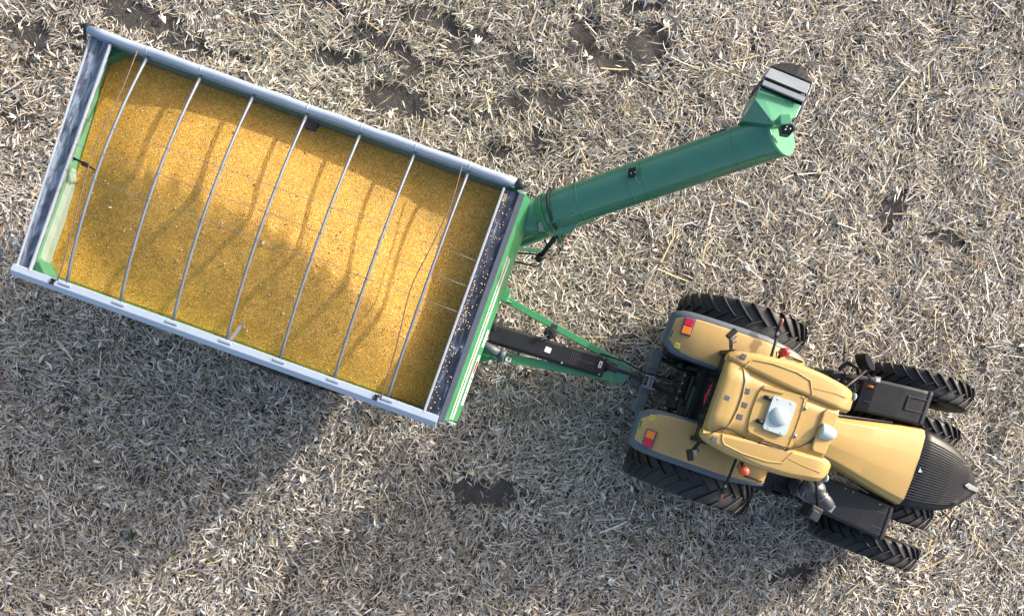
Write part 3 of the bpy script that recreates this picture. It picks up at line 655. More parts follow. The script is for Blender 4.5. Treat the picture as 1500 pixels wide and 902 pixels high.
# ------------------------------------------------------------------ the corn in the hopper
PEAKS = []
for _x, _y, _h in zip(np.linspace(-1.85, 1.62, 12), np.interp(np.linspace(-1.85, 1.62, 12), [-1.85, -1.35, -.72, -.05, .60, 1.18, 1.62], [.10, .14, .12, .04, -.10, -.28, -.42]),
                      [3.24, 3.31, 3.33, 3.36, 3.345, 3.365, 3.35, 3.375, 3.36, 3.37, 3.35, 3.28]): PEAKS.append((_x, _y, _h))
def corn_z(x, y):
    acc = np.zeros_like(x)
    for px_, py_, hh in PEAKS:
        dy = y - py_; sy = np.where(dy > 0, .27, .34)
        r = np.sqrt((.40 * (x - px_)) ** 2 + (sy * dy) ** 2 + .0006)
        acc += np.exp((hh - 3.03 - r) * 22)
    low = 2.78 + .19 * np.clip((y + 1.0) / 2.0, 0, 1)
    h = 3 + np.log(acc + np.exp((low - 3) * 22)) / 22
    return h + .010 * (fbm(x, y, 1.7, 71) - .5) * 2 + .008 * (fbm(x, y, 6, 77) - .5)
def build_corn():
    ax = np.linspace(X0 + T + .003, X1 - T - .003, 196); ay = np.linspace(-YH + T + .003, YH - T - .003, 110)
    X, Y = np.meshgrid(ax, ay, indexing='ij'); Z = corn_z(X, Y)
    nx, ny = X.shape; idx = np.arange(nx * ny).reshape(nx, ny)
    b = MB(); F = np.stack([idx[:-1, :-1], idx[1:, :-1], idx[1:, 1:], idx[:-1, 1:]], -1).reshape(-1, 4)
    b._add(np.stack([X, Y, Z], -1).reshape(-1, 3).tolist(), F.tolist(), True)
    edge = [(i, 0) for i in range(nx)] + [(nx - 1, j) for j in range(1, ny)] + [(i, ny - 1) for i in range(nx - 2, -1, -1)] + [(0, j) for j in range(ny - 2, 0, -1)]
    top = [(X[e], Y[e], Z[e]) for e in edge]; low = [(p[0], p[1], 2.4) for p in top]; n = len(top)
    b._add(top + low, [(k, (k + 1) % n, n + (k + 1) % n, n + k) for k in range(n)], False)
    for k in range(420):                       # bits of cob and husk on the grain
        x = RNG.uniform(-2.7, 2.7); y = RNG.uniform(-1.5, 1.5); z = float(corn_z(np.array([x]), np.array([y]))[0]) + .006
        a = RNG.uniform(0, 3.14); L = RNG.uniform(.008, .022) * (2.2 if RNG.random() < .07 else 1); w = L * RNG.uniform(.3, .7)
        b.box((x, y, z), (L, w, .008), rz=a, mi=1 if RNG.random() < .45 else 2)
    o = b.build('corn_heap', [M['corn'], M['chaff'], M['red_chaff']]); o.location = (CART_O[0], CART_O[1], 0); o.rotation_euler = (0, 0, CART_YAW)
    tag(o, 'heaped yellow shelled corn filling the grain cart', 'corn', kind='stuff')
    b = MB()
    for k in range(150):
        y = min(1.5, max(-1.55, RNG.choice([RNG.uniform(-.4, 1.4), RNG.uniform(-1.5, .3)]))); x = 2.785 + (RNG.random() ** 1.8) * .15
        b.box((x, y, 3.246 - .03 * min(1, (x - 2.77) / .06) + .006), (RNG.uniform(.010, .018), RNG.uniform(.008, .013), .01), rz=RNG.uniform(0, 3))
    for k in range(8): b.box((2.80, 1.46 - .012 * k, 3.24), (.04, .02, .012), rz=k)
    o = b.build('spilled_kernels', M['kernel'], None, .003, 1); o.location = (CART_O[0], CART_O[1], 0); o.rotation_euler = (0, 0, CART_YAW)
    tag(o, 'loose corn kernels spilled on the navy front ledge', 'corn', kind='stuff')
build_corn()

# ================================================================== TRACTOR
tr = root('tractor', TRAC_O, TRAC_YAW, 'yellow tractor with black front grille and dual wheels hitched to the grain cart', 'tractor')
# chassis
b = MB(); b.box((.55, 0, 1.02), (1.5, .62, .7)); b.box((2.6, 0, 1.05), (2.6, .5, .55)); b.box((3.1, 0, 1.45), (2.2, .62, .75)); b.box((.445, 0, 1.03), (.34, 2.4, .34)); b.build('chassis', M['grime'], tr, .02)
b = MB(); b.box((3.57, 0, .86), (.26, 2.5, .24)); b.box((3.57, 0, .95), (.5, .7, .4)); b.build('front_axle', M['grime'], tr, .02)
RRX, FRX = .445, 3.55
for sy in (-1, 1):
    wheel('rear_wheel', tr, (RRX, sy * 1.275, 1.03), 1.03, .52, .55, 26, M['grime'], .05, .042)
    wheel('rear_wheel', tr, (RRX, sy * .70, 1.03), 1.03, .44, .55, 26, M['grime'], .05, .042)
    wheel('front_wheel', tr, (FRX, sy * 1.325, .835), .835, .39, .42, 27, M['grime'], .045, .035)
    wheel('front_wheel', tr, (FRX, sy * .655, .835), .835, .37, .42, 27, M['grime'], .045, .035)

# hood
def interp0(x, xs, ys): return float(np.interp(x, xs, ys))
def hsec(x, w, zt):
    return [Vector(p) for p in ((x, -w * .97, zt - .75), (x, -w, zt - .19), (x, -w * .97, zt - .12), (x, -w * .83, zt - .05), (x, -w * .78, zt - .042), (x, -w * .32, zt - .01), (x, -w * .26, zt - .006), (x, w * .26, zt - .006), (x, w * .32, zt - .01), (x, w * .78, zt - .042), (x, w * .83, zt - .05), (x, w * .97, zt - .12), (x, w, zt - .19), (x, w * .97, zt - .75))]
b = MB(); b.loft([hsec(x, interp0(x, [1.75, 2.05, 2.55, 3.0, 3.33], [.31, .345, .45, .545, .60]), 2.135 - .03 * (x - 1.75) / 1.6 - .095 * max(0, (x - 2.0) / 1.33) ** 1.6) for x in np.linspace(1.75, 3.33, 24)], smooth=True)
hood = b.build('hood', M['yellow'], tr, 0, sharp=11)
for sy in (-1, 1): b = MB(); b.prism([(2.0, sy * .36, 1.40), (3.3, sy * .62, 1.40), (3.3, sy * .64, 1.395), (2.0, sy * .39, 1.395)][::sy], .10); b.build('side_rail', M['black'], hood, .004)
b = MB(); b.bar((2.15, -.405, 1.62), (3.0, -.575, 1.58), .02, .025); b.build('side_trim', M['steel'], hood)
b = MB(); b.bar((2.15, .405, 1.62), (3.0, .575, 1.58), .02, .025); b.build('side_trim', M['steel'], hood)
# black ribbed nose
NX = [3.335, 3.5, 3.7, 3.9, 4.08, 4.24, 4.36, 4.44, 4.48]
NW = [.60, .585, .555, .51, .445, .36, .265, .16, .06]
NZ = [2.005, 1.99, 1.965, 1.93, 1.885, 1.845, 1.80, 1.755, 1.72]
def nsec(i, n=21):
    x, w, z = NX[i], NW[i], NZ[i]; pts = []
    for k in range(n):
        f = -1 + 2 * k / (n - 1); dz = .008 if abs(f) < .36 else .0
        pts.append(Vector((x, f * w, z - (abs(f) ** 2.4) * .16)))
    return [Vector((x - .02, -w * .97, z - .55))] + pts + [Vector((x - .02, w * .97, z - .55))]
b = MB(); b.loft([nsec(i) for i in range(9)], smooth=True)
for k in range(23):                                 # long ribs along the nose
    f = -.76 + 1.52 * k / 22; pts = []
    for i in range(9):
        z = NZ[i] - (abs(f) ** 2.4) * .16; pts.append(Vector((NX[i] - .004 * i, f * NW[i], z + .002)))
    m = 8 if abs(f) > .12 else 8
    for i in range(m):
        if NW[i] < .15 and k % 2: continue
        b.bar(pts[i], pts[i + 1], max(.006, .021 * NW[i] / .6), .02)
nose = b.build('nose_grille', M['black'], tr)
b = MB(); b.prism([(3.365, -.045, 2.026), (3.375, .03, 2.026), (3.39, .005, 2.026), (3.43, -.03, 2.016)], .01); b.build('arrow_emblem', M['white'], nose)
b = MB(); b.prism([(4.16, .0, 1.902), (4.22, .055, 1.885), (4.44, .03, 1.80), (4.45, -.03, 1.795), (4.25, -.03, 1.875)], .03); b.build('nose_badge', M['steel'], nose, .006)
b = MB(); hk = tl(1397, 768, .8); b.tube([(4.42, -.45, 1.15), (4.66, -.50, .95), hk + Vector((-.08, .05, .02))], .018, 8); b.tube([hk + Vector((.11 * math.cos(t) * .6 + .01, .11 * math.sin(t), 0)) for t in np.linspace(0, 2 * math.pi, 17)], .018, 8, caps=False)
b.build('tow_hook', M['black_metal'], tr)
b = MB(); b.box((4.12, 0, .95), (.5, .7, .35)); b.build('front_weight', M['black_metal'], tr, .02)

# cab body
def csec(z, x0, x1, y): return [(x0, -y, z), (x1, -y * .62, z), (x1, y * .62, z), (x0, y, z)]
b = MB(); b.loft([csec(1.30, .05, 1.65, .62), csec(1.75, .02, 1.75, .66), csec(2.74, .06, 1.52, .64)]); cab = b.build('cab', M['glass'], tr, .01)
b = MB()
for sy in (-1, 1):
    b.bar((.02, sy * .665, 1.3), (.05, sy * .645, 2.76), .07, .09, (1, 0, 0)); b.bar((.85, sy * .56, 1.3), (.82, sy * .55, 2.76), .06, .06, (1, 0, 0)); b.bar((1.76, sy * .42, 1.3), (1.54, sy * .41, 2.76), .06, .07, (1, 0, 0))
b.box((.03, 0, 2.70), (.08, 1.34, .10)); b.box((.0, 0, 1.5), (.07, 1.3, .5)); b.box((.0, 0, 2.72), (.06, 1.30, .09)); b.build('cab_pillar', M['black'], cab, .01)
b = MB(); b._add([(-.050, .19, 2.49), (-.056, .03, 2.53), (-.062, -.20, 2.47), (-.066, -.04, 2.37)], [(0, 1, 2, 3)]); b.build('warning_triangle', M['red'], cab)

# roof
rf = part_empty('cab_roof', tr)
def interp(x, xs, ys): return float(np.interp(x, xs, ys))
def yo(x): return interp(x, [-.07, .0, .3, .8, 1.2, 1.55, 1.70, 1.74], [.60, .655, .715, .765, .745, .69, .65, .60])
def yi(x): return interp(x, [-.07, .1, .92, 1.58, 1.74], [.50, .475, .385, .345, .37])
b = MB()
for sy in (1, -1):
    secs = []
    for x in list(np.linspace(-.07, .1, 4)) + list(np.linspace(.2, 1.5, 12)) + [1.58, 1.64, 1.69, 1.725, 1.74]:
        o_, i_ = yo(x), yi(x); zt = 2.975 - .02 * ((x - .8) / .8) ** 2 - (.10 * max(0, (x - 1.5) / .24) ** 2) - .03 * max(0, (.05 - x) / .12)
        zb = 2.74
        secs.append([Vector((x, sy * y, z)) for y, z in ((i_, zb), (i_ - .02, zt - .085), (i_ + .014, zt - .018), (i_ + .026, zt - .006), (i_ + .045, zt), (o_ - .085, zt - .004), (o_ - .065, zt - .009), (o_ - .02, zt - .045), (o_ - .008, zt - .062), (o_, zt - .12), (o_ - .03, zb))])
    b.loft(secs, smooth=True)
    def top(x): return 2.975 - .02 * ((x - .8) / .8) ** 2
    P = lambda x, y: Vector((x, sy * y, top(x) + .001))
    rid = [P(.17, .47), P(.20, .56), P(.24, .60), P(.5, .635), P(.85, .63), P(1.05, .585), P(1.13, .43), P(1.14, .40)]
    b.tube(rid, .010, 8); b.tube([P(1.12, .50), P(1.4, .53), P(1.62, .53)], .005, 6)
lobe = b.build('roof_side_lobe', M['yellow'], rf, 0, sharp=16)
b = MB(); n = 24; secs = []
for x in np.linspace(-.055, 1.58, 30):
    z = 2.905 + .012 * math.cos((x - .7) * 1.6) - .04 * max(0, (.02 - x) / .075) ** 2; y = interp(x, [-.055, .1, .92, 1.58], [.49, .49, .40, .36])
    if x < .26: z += .022 * (1 if x < .20 else max(0, (.26 - x) / .06))
    secs.append([Vector((x, -y, 2.75)), Vector((x, -y, z))] + [Vector((x, f * y, z + .008 * (1 - f * f))) for f in (-.5, 0, .5)] + [Vector((x, y, z)), Vector((x, y, 2.75))])
b.loft(secs, smooth=True); b.build('roof_panel', M['yellow'], rf, 0)
b = MB(); b.tube([(.16, .45, 2.935), (.24, .30, 2.937), (.27, .1, 2.94), (.27, -.1, 2.94), (.24, -.30, 2.937), (.17, -.45, 2.935)], .012, 8); b.build('roof_crease', M['yellow'], rf)
b = MB(); b.prism([(1.40, .30, 2.955), (1.58, .30, 2.935), (1.60, 0, 2.935), (1.58, -.30, 2.935), (1.40, -.30, 2.955), (1.37, -.25, 2.957), (1.37, .25, 2.957)], .10); b.build('roof_brow', M['yellow'], rf, .02, 3)
b = MB(); b.prism([(.50, .33, 2.945), (1.02, .36, 2.945), (1.11, .35, 2.945), (1.13, .1, 2.945), (1.13, -.1, 2.945), (1.12, -.34, 2.945), (1.02, -.37, 2.945), (.50, -.37, 2.945), (.46, -.2, 2.945), (.45, 0, 2.945), (.46, .2, 2.945)], .05)
b.prism([(.50, .30, 2.965), (.78, .325, 2.965), (.78, .30, 2.965), (.50, .275, 2.965)], .025); b.prism([(.50, -.31, 2.965), (.74, -.335, 2.965), (.74, -.36, 2.965), (.50, -.335, 2.965)][::-1], .025)
b.tube([(1.02, .35, 2.95), (1.07, .33, 2.95), (1.09, .1, 2.95), (1.09, -.1, 2.95), (1.07, -.33, 2.95)], .008, 8)
ht = b.build('roof_hatch', M['yellow'], rf, .010, 3)
for y in (.18, -.155):
    b = MB(); b.tube([(.545, y, 2.965), (.64, y, 2.965)], .028, 10); b.tube([(.548, y, 2.985), (.638, y, 2.985)], .012, 8); b.build('hatch_knob', M['black'], ht)
for x, y in ((1.115, .21), (1.105, -.185)):
    b = MB(); b.lathe([(0, .02), (.022, .018), (.03, .0)], (x, y, 2.95), 'Z', 14); b.lathe([(0, .028), (.01, .026), (.012, .0)], (x, y, 2.95), 'Z', 10, mi=1); b.build('hatch_latch', [M['steel'], M['black']], ht)
b = MB(); q = []
for cx, cy, a0 in ((.93, .19, 0), (.69, .19, 90), (.69, -.19, 180), (.93, -.19, 270)):
    for k in range(5): a = R(a0 + 22.5 * k); q.append((cx + .045 * math.cos(a), cy + .045 * math.sin(a), 2.995))
b.prism(q, .055)
for x, y in ((.72, .205), (.90, .205), (.72, -.205), (.90, -.205), (.68, 0), (.94, 0)): b.box((x, y, 2.998), (.03, .02, .006))
b.build('satellite_receiver', M['white'], rf, .008)
b = MB(); b.lathe([(.132, -.002), (.130, .012), (.118, .030), (.095, .046), (.066, .057), (.034, .063), (.001, .065)], (.81, -.005, 2.995), 'Z', 36); b.build('receiver_dome', M['white'], rf)
b = MB(); secs = []
for t in np.linspace(0, 1, 9):
    x = 1.40 + .24 * t; r = .105 * math.sqrt(max(0.0004, 1 - max(0, (t - .25) / .75) ** 2)); secs.append([Vector((x, r * math.cos(a), 2.945 + .8 * r * math.sin(a))) for a in np.linspace(0, math.pi, 13)])
b.loft(secs, smooth=True); b.build('antenna_dome', M['white'], rf, 0)
b = MB(); pts = [tl(1041, 634, 2.97), tl(1060, 626, 2.945), tl(1072, 629, 2.94), tl(1090, 641, 2.935), tl(1113, 648, 2.965), tl(1135, 653, 2.985), tl(1153, 658, 2.975), tl(1172, 654, 2.945), tl(1187, 647, 2.93), tl(1195, 638, 2.935), tl(1199, 626, 2.94), tl(1204, 622, 2.96)]
b.tube(pts, .009, 6)
for i in (3, 4, 6, 8): b.box(pts[i], (.03, .03, .02), rz=.5)
b.build('antenna_cable', M['black'], rf)
for x, y, z in ((.10, .60, 2.966), (.31, .18, 2.925), (.08, .0, 2.936), (.34, -.01, 2.922), (.33, -.18, 2.922), (.09, -.58, 2.972)):
    b = MB(); b.box((x, y, z), (.075, .07, .014), rz=random.uniform(-.1, .1)); b.build('rubber_pad', M['square'], rf, .004)
for sy, mt in ((1, 'beacon_red'), (-1, 'beacon_orange')):
    b = MB(); c = Vector((.65, sy * .85, 2.78)); b.lathe([(.001, .155), (.03, .15), (.052, .13), (.062, .10), (.062, .04), (.065, .0), (.001, .0)], c, 'Z', 20); bc = b.build('beacon', M[mt], tr)
    b = MB(); b.tube([c, c - Vector((0, 0, .06))], .045, 12); b.tube([(.62, sy * .70, 2.74), (.65, sy * .85, 2.72)], .022, 8); b.tube([(.60, sy * .72, 2.76), (.58, sy * .84, 2.73), (.63, sy * .86, 2.72)], .008, 6); b.build('beacon_bracket', M['black'], bc)
    # rear corner work lamps
    c = Vector((-.03, sy * .84, 2.55)); b = MB(); b.box(c + Vector((-.03, sy * .05, .08)), (.07, .15, .10), rz=sy * -.5); b.bar((.03, sy * .64, 2.6), c, .04, .05); b.tube([(.0, sy * .70, 2.66), (-.03, sy * .76, 2.7), (.03, sy * .80, 2.66)], .012, 6); wl_ = b.build('work_lamp', M['black'], tr, .01)
    b = MB(); b.bar(c + Vector((.0, -.03 * sy, .14)), c + Vector((.03, sy * .03, .145)), .025, .02); b.box(c + Vector((-.01, sy * -.02, .12)), (.05, .02, .05), rz=.6); b.build('lamp_clamp', M['steel'], wl_)
    # marker lamp on a stalk
    b = MB(); b.tube([(.68, sy * .66, 2.3), (.665, sy * 1.12, 2.28)], .022, 8); b.box((.66, sy * 1.15, 2.28), (.05, .10, .06)); b.tube([(.655, sy * 1.19, 2.28), (.65, sy * 1.28, 2.28)], .026, 10); mk = b.build('marker_stalk', M['black'], tr, .004)
    b = MB(); b.lathe([(.001, .12), (.02, .115), (.03, .08), (.032, .02), (.02, 0)], (0, 0, 0), 'Z', 14); ml = b.build('marker_lens', M['marker'], mk); ml.location = (.65, sy * 1.27, 2.285); ml.rotation_euler = (sy * R(-80), 0, 0)
    b = MB(); b.box((.655, sy * 1.155, 2.312), (.035, .04, .006)); b.build('lens_band', M['steel'], mk)

# rear fenders
FX = [-.775, -.73, -.63, -.52, -.3, 0, .3, .6, .9, 1.1, 1.22, 1.285]
FZ = [1.91, 1.96, 2.01, 2.05, 2.10, 2.14, 2.165, 2.165, 2.135, 2.09, 2.035, 1.97]
for sy in (1, -1):
    b = MB(); secs = []
    yin = [.62, .575, .50, .455, .435, .43, .42, .41, .41, .41, .42, .43]; you = [.93, .97, 1.005, 1.015, 1.02, 1.02, 1.02, 1.02, 1.00, .98, .965, .955]
    for x, z, a, o_ in zip(FX, FZ, yin, you):
        secs.append([Vector((x, sy * y, zz)) for y, zz in ((a, z - .07), (a + .01, z - .025), (a + .05, z), (o_ - .03, z + .004), (o_, z - .012), (o_, z - .07))])
    b.loft(secs, smooth=True); fd = b.build('rear_fender', M['fender_yellow'], tr, 0)
    b = MB(); secs = []
    for x, z, a, o_ in zip(FX, FZ, yin, you):
        x2 = x - .03 if x < -.5 else x + (.006 if x > 1.2 else 0); oo = o_ + (.085 if x < .6 else max(.04, .085 - (x - .6) * .07)); aa = a - (.03 if x > -.6 else .05)
        secs.append([Vector((x2, sy * y, zz)) for y, zz in ((aa, z - .26 if -.6 < x < 1.2 else z - .12), (aa, z - .05), (aa + .03, z - .022), (o_ + .004, z - .014), (oo - .01, z - .03), (oo, z - .05), (oo, z - .14))])
    b.loft(secs, smooth=True); b.build('fender_trim', M['trim'], fd, 0)
    # tail lamp
    def fz(x): return interp(x, FX, FZ)
    tlx = -.545; b = MB(); b.box((tlx, sy * .87, fz(tlx) + .012), (.165, .265, .045), rot=Matrix.Rotation(R(-16), 3, 'Y')); lam = b.build('tail_lamp', M['square'], fd, .01)
    for dy, mt, nm in ((.060, 'red', 'brake_lens'), (-.060, 'orange', 'turn_lens')):
        b = MB(); b.box((tlx - .008, sy * (.87 + dy), fz(tlx) + .034), (.125, .112, .018), rot=Matrix.Rotation(R(-16), 3, 'Y')); b.build(nm, M[mt], fd, .006)
    b = MB(); q = (-.60, sy * .56, fz(-.60) + .003); b.box(q, (.075, .075, .005), rot=Matrix.Rotation(R(-22), 3, 'Y')); 
    for k in range(6): b.box((q[0] + (k % 3 - 1) * .022, q[1] + (k // 3 - .5) * .03, q[2] + .004 + (k % 3 - 1) * .008), (.012, .02, .002), rot=Matrix.Rotation(R(-22), 3, 'Y'), mi=1)
    b.build('warning_label', [M['yellow_label'], M['square']], fd)
    b = MB()
    for k in range(7): b.box((-.725 + .004 * k, sy * (.67 + .038 * k), fz(-.725) + .004), (.016, .028, .006), rot=Matrix.Rotation(R(-35), 3, 'Y'))
    b.build('vent_slot', M['black'], fd)
    b = MB(); b.tube([(.92, sy * .93, fz(.92) + .01), (1.0, sy * .93, fz(1.0) + .03), (1.17, sy * .93, fz(1.17) + .03), (1.22, sy * .93, fz(1.22) + .01)], .011, 8); b.build('grab_handle', M['black'], fd)

# front fenders
for sy in (1, -1):
    b = MB(); secs = []; xs = [2.02 if sy < 0 else 2.33, 2.5, 2.9, 3.2, 3.30, 3.345, 3.36]; zs = [1.70, 1.755, 1.79, 1.80, 1.795, 1.775, 1.70]
    for x, z in zip(xs, zs):
        i_ = interp(x, [2.0, 2.4, 3.36], [.54, .555, .645]); o_ = interp(x, [2.0, 2.4, 3.36], [1.06, 1.10, 1.19])
        secs.append([Vector((x, sy * y, zz)) for y, zz in ((i_, z - .06), (i_ + .01, z - .01), (i_ + .04, z), (o_ - .05, z), (o_ - .01, z - .012), (o_, z - .10))])
    b.loft(secs)
    if sy > 0:
        for p, q in (((3.0, .80), (3.27, .825)), ((3.0, 1.0), (3.27, 1.025))): b.bar((*p, 1.797), (*q, 1.80), .018, .02)
        b.bar((3.0, .79, 1.797), (3.0, 1.01, 1.797), .035, .024)
    b.bar((3.285, sy * .66, 1.80), (3.285, sy * 1.18, 1.80), .03, .016); b.bar((2.4, sy * .72, 1.742), (3.25, sy * .80, 1.803), .012, .010); b.bar((2.4, sy * .95, 1.742), (3.25, sy * 1.03, 1.803), .012, .010)
    ff = b.build('front_fender', M['black'], tr, .010)
    b = MB(); b.bar((2.9, sy * .55, 1.55), (2.9, sy * .75, 1.74), .08, .04); b.bar((3.3, sy * .5, 1.1), (3.3, sy * .7, 1.7), .06, .05, (1, 0, 0)); b.build('fender_bracket', M['black_metal'], ff)
    if sy < 0:
        for x, y in ((2.55, -.62), (2.68, -.63), (3.1, -.68)): b = MB(); b.lathe([(0, .01), (.012, .008), (.014, 0)], (x, y, 1.775 + .03 * (x > 3)), 'Z', 8); b.build('fender_bolt', M['steel'], ff)

# steps and platforms
b = MB()
b.box((2.12, .74, 1.50), (.36, .42, .04), rz=.0)
for k in range(9):
    b.bar((1.97 + .04 * k, .55, 1.523), (2.03 + .04 * k, .75, 1.523), .014, .012); b.bar((1.97 + .04 * k, .94, 1.523), (2.03 + .04 * k, .75, 1.523), .014, .012)
for z in (.5, .83, 1.17): b.box((2.08, 1.0, z), (.34, .22, .04))
for x in (1.92, 2.26): b.box((x, .98, 1.0), (.03, .14, 1.1))
st_ = b.build('access_step', M['black_metal'], tr, .005)
b = MB(); b.box((1.50, -.82, 1.42), (.60, .50, .30)); b.box((1.72, -.98, 1.50), (.28, .14, .18)); b.box((1.62, -1.02, 1.58), (.26, .05, .02)); b.box((1.95, -.80, 1.30), (.5, .45, .3)); b.build('battery_box', M['black'], tr, .015)
# exhaust / intake stack on the right of the hood
b = MB(); c = Vector((1.98, -.80, 0)); b.lathe([(.18, 1.2), (.185, 1.98), (.175, 2.08), (.14, 2.15), (.07, 2.195), (.001, 2.20)], c, 'Z', 28); st2 = b.build('air_stack', M['exhaust'], tr)
b = MB(); b.tube([c + Vector((.02, -.02, 2.12)), c + Vector((.09, -.05, 2.16)), c + Vector((.17, -.09, 2.17)), c + Vector((.24, -.12, 2.12)), c + Vector((.29, -.145, 2.03))], [.10, .098, .092, .084, .072], 20); b.build('elbow_pipe', M['exhaust'], st2)
b = MB(); b.lathe([(.186, 1.90), (.194, 1.905), (.194, 1.935), (.186, 1.94)], c, 'Z', 28); b.tube([c + Vector((.10, -.055, 2.16)), c + Vector((.115, -.062, 2.163))], .104, 20); b.box(c + Vector((.33, -.16, 2.06)), (.07, .12, .03), rz=-.3); b.build('clamp_band', M['steel'], st2)
b = MB()
for k in range(3): b.tube([c + Vector((-.16 - .02 * k, .16, 2.0)), c + Vector((-.24 - .02 * k, .0, 2.05 - .03 * k)), c + Vector((-.22, -.16, 1.95)), c + Vector((-.10, -.22, 1.8))], .014, 7)
b.tube([c + Vector((-.12, .05, 2.1)), c + Vector((-.15, -.1, 2.12)), c + Vector((-.12, -.16, 2.06))], .012, 7, mi=1)
b.build('coolant_hose', [M['black'], M['steel']], tr)
for p in ((1.80, -.60, 2.55), (1.86, -.66, 2.35)):
    b = MB(); b.lathe([(.001, .06), (.04, .055), (.06, .02), (.055, -.03), (.001, -.04)], p, 'Z', 18); b.build('cab_lamp', M['exhaust'], tr)
for p in ((1.735, .585, 2.84), (1.735, -.585, 2.84)):
    b = MB(); b.lathe([(.001, .03), (.045, .02), (.06, -.01), (.001, -.012)], p, 'X', 16); b.build('roof_headlamp', M['white'], rf)
# mirrors
for sy, arm, mp in ((1, [(1.52, .52, 2.62), (1.70, .72, 2.60), (1.98, 1.08, 2.45)], (1.95, 1.17, 2.35)), (-1, [(1.52, -.50, 2.62), (1.72, -.64, 2.60), (1.93, -.98, 2.45)], (1.90, -1.10, 2.38))):
    b = MB(); b.tube(arm, .022, 8); ma = b.build('mirror_arm', M['black'], tr)
    b = MB(); c = Vector(mp); q = []
    if sy < 0:
        b.box(c, (.17, .20, .30), rz=R(-10)); b.box(c + Vector((-.02, -.02, .16)), (.10, .14, .03), rz=R(-10)); b.build('mirror_head', M['black_metal'], ma, .025, 3); continue
    ax_ = Matrix.Rotation(R(-19 + (62 if sy > 0 else 12)) * 1, 3, 'Z')
    for t in np.linspace(0, 2 * math.pi, 20, endpoint=False): q.append(c + ax_ @ Vector((.055 * math.cos(t) * (1 if math.cos(t) < 0 else .8), .135 * math.copysign(abs(math.sin(t)) ** .8, math.sin(t)), .15)))
    b.prism(q, .30); b.prism([p + Vector((0, 0, .02)) - (p - c) * .25 for p in q], .02); b.build('mirror_head', M['black'], ma, .02, 3)
    if sy > 0:
        b = MB(); b.bar((2.03, 1.02, 2.36), (2.30, .98, 2.05), .03, .03); b.bar((1.80, .92, 2.2), (2.28, 1.02, 2.1), .05, .05); b.bar((1.95, .80, 2.0), (2.05, 1.02, 2.05), .05, .06); b.tube([(1.72, .98, 2.15), (1.80, 1.12, 2.15), (1.98, 1.10, 2.12), (2.08, .95, 2.1)], .035, 8); b.tube([(1.7, .86, 2.0), (1.86, .94, 2.02), (1.9, .8, 2.0)], .05, 8); b.build('handrail', M['black'], tr, .005)
        b = MB(); b.box((2.32, 1.03, 2.06), (.10, .095, .09), rz=.2); hl = b.build('side_lamp', M['exhaust'], tr, .012)
        b = MB(); b.box((2.325, 1.03, 2.107), (.06, .055, .008), rz=.2); b.build('lamp_lens', M['white'], hl)
        b = MB(); b.box((2.30, .925, 2.0), (.07, .03, .05)); b.build('side_reflector', M['orange'], hl)

# chopped leaves caught between hood and right front fender
b = MB()
for k in range(420):
    x = RNG.uniform(2.12, 2.86); y = -.455 - .16 * (x - 2.1) + RNG.normal(0, .075); z = 1.50 + .12 * math.exp(-((x - 2.4) / .35) ** 2) + RNG.uniform(0, .07); a = RNG.uniform(0, 6.28); L = RNG.uniform(.04, .13); w_ = RNG.uniform(.008, .022)
    d = Vector((math.cos(a), math.sin(a), RNG.normal(0, .25))); n_ = Vector((-math.sin(a), math.cos(a), RNG.normal(0, .4))); c = Vector((x, y, z))
    b._add([c - d * L / 2, c - n_ * w_ / 2, c + d * L / 2, c + n_ * w_ / 2], [(0, 1, 2, 3)], False, int(RNG.integers(0, 3)))
tp = b.build('residue_pile', [M['chaff'], M['pale_chaff'], M['brown_chaff']]); tp.location = (TRAC_O[0], TRAC_O[1], 0); tp.rotation_euler = (0, 0, TRAC_YAW)
tag(tp, 'small pile of chopped corn leaves caught beside the yellow hood', 'crop residue', kind='stuff')
b = MB(); b.box((2.45, -.5, 1.45), (.8, .34, .08), rz=-.16); b.build('side_shelf', M['grime'], tr)

# rear hitch and hydraulics
b = MB(); b.box((-.62, 0, .80), (.165, .84, .12)); b.box((-.62, .44, .69), (.19, .20, .30)); b.box((-.62, -.44, .69), (.19, .20, .30))
for sy in (-1, 1): b.prism([(-.56, sy * .34, .86), (-.68, sy * .34, .86), (-.70, sy * .54, .80), (-.55, sy * .54, .80)][::sy], .12); b.box((-.62, sy * .22, .85), (.16, .025, .05)); b.box((-.70, sy * .56, .5), (.12, .05, .1))
qh = b.build('quick_hitch', M['hitch'], tr, .012)
b = MB()
for y in (.09, -.09): b.box((-.60, y - .02, .90), (.22, .035, .14))
b.box((-.62, -.02, .93), (.05, .22, .05)); b.tube([(-.56, -.13, .92), (-.56, .10, .92)], .035, 10); b.build('top_hook', M['steel'], qh, .006)
b = MB(); b.tube([(-.54, -.02, .92), (-.35, -.02, 1.02), (-.02, -.02, 1.18)], .04, 10); b.tube([(-.30, -.02, 1.045), (-.15, -.02, 1.115)], .055, 12); b.build('top_link', M['black_metal'], tr)
for sy in (-1, 1):
    b = MB(); b.bar((-.58, sy * .46, .55), (.25, sy * .34, .60), .07, .12); b.tube([(-.25, sy * .42, .6), (.05, sy * .38, 1.42)], .05, 10); b.bar((.30, sy * .30, 1.38), (-.02, sy * .40, 1.45), .08, .1); b.build('lift_arm', M['grime'], tr, .01)
    b = MB(); b.lathe([(.001, .1), (.05, .1), (.06, .05), (.06, -.06), (.001, -.06)], (-.22, sy * .40, .95), 'Z', 14); b.build('lift_knuckle', M['grime'], tr)
b = MB(); b.bar((-.85, -.04, .52), (.3, 0, .52), .12, .07); b.build('drawbar', M['hitch'], tr, .01)
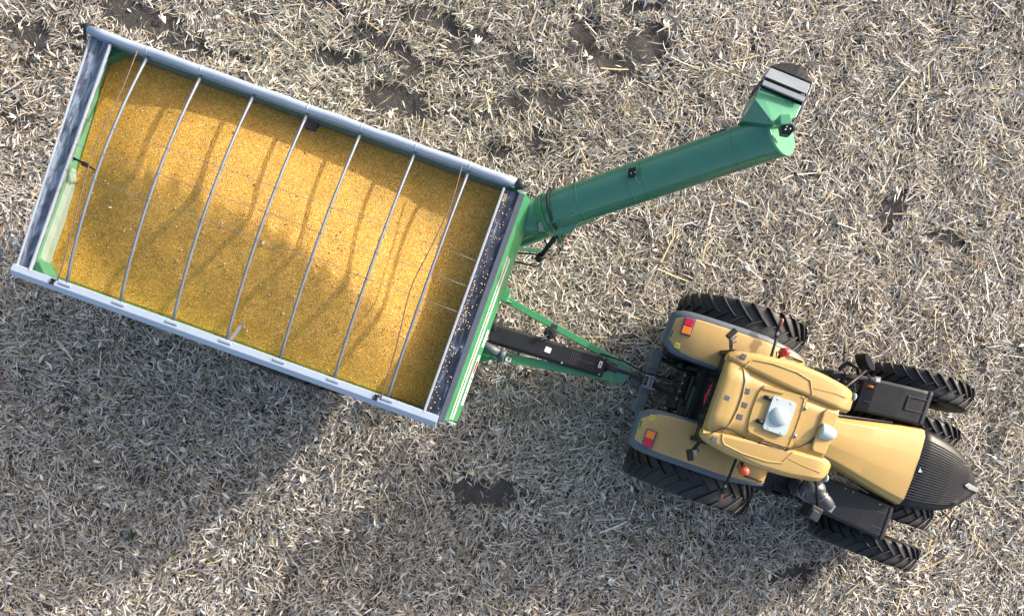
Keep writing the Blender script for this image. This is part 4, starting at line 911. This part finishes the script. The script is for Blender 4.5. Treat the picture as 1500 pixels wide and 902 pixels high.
b = MB(); b.box((.02, 0, 1.28), (.34, .56, .24)); b.tube([(.02, -.38, 1.52), (.02, .12, 1.52)], .10, 16); b.box((-.10, .06, 1.53), (.05, .40, .05)); b.box((-.14, -.26, 1.48), (.06, .26, .05)); b.box((.04, .25, 1.50), (.16, .22, .16)); b.box((-.02, -.34, 1.50), (.22, .20, .16)); b.build('valve_block', M['grime'], tr, .015)
b = MB()
for k in range(8):
    y = -.22 + .065 * k; b.tube([(-.12, y, 1.46), (-.22, y, 1.46)], .022, 10); b.tube([(-.20, y, 1.46), (-.235, y, 1.46)], .026, 10, mi=1 if k % 2 else 0)
b.build('hydraulic_coupler', [M['black_metal'], M['steel']], tr)
for k in (1, 3):
    b = MB(); y = -.2 + .1 * k; b.tube([(-.22, y, 1.46), (-.33, y + .02, 1.42), (-.36, y * .8, 1.2), (-.50, y * .6 + .03, 1.0), (-.72, y * .5 - .02, .80)], .013, 7); b.build('hydraulic_hose', M['black'], tr)

# ------------------------------------------------------------------ camera, sun, sky
cam = bpy.data.cameras.new('camera'); co = bpy.data.objects.new('camera', cam); COL.objects.link(co)
co.location = (0, 0, CAM_H); co.rotation_euler = (0, 0, 0)
cam.sensor_width = 36; cam.lens = 36 * FPX / 1500; cam.shift_y = 105 / 1500; cam.clip_end = 2000
S.camera = co
SUN_AZ, SUN_EL = R(26), R(20.5)      # azimuth counter-clockwise from +X
w = bpy.data.worlds.new('World'); S.world = w; w.use_nodes = True
nt = w.node_tree; bg = nt.nodes['Background']; sk = nt.nodes.new('ShaderNodeTexSky'); sk.sky_type = 'NISHITA'; sk.sun_disc = False
sk.sun_elevation = SUN_EL; sk.sun_rotation = math.pi / 2 - SUN_AZ; sk.air_density = 1.0; sk.dust_density = 5.0; sk.ozone_density = 0.75
nt.links.new(sk.outputs['Color'], bg.inputs['Color']); bg.inputs['Strength'].default_value = 0.15
sl = bpy.data.lights.new('sun', 'SUN'); sl.energy = 2.6; sl.angle = R(1.2); sl.color = (1.0, 0.955, 0.89)
so = bpy.data.objects.new('sun', sl); COL.objects.link(so)
dirv = Vector((-math.cos(SUN_AZ) * math.cos(SUN_EL), -math.sin(SUN_AZ) * math.cos(SUN_EL), -math.sin(SUN_EL)))
so.rotation_euler = dirv.to_track_quat('-Z', 'Y').to_euler()
so.location = (20, 10, 20)
S.view_settings.view_transform = 'Standard'; S.view_settings.look = 'None'; S.view_settings.gamma = 1; S.view_settings.exposure = 1.20
S.view_settings.use_curve_mapping = False
S.render.engine = 'CYCLES'
S.cycles.max_bounces = 6
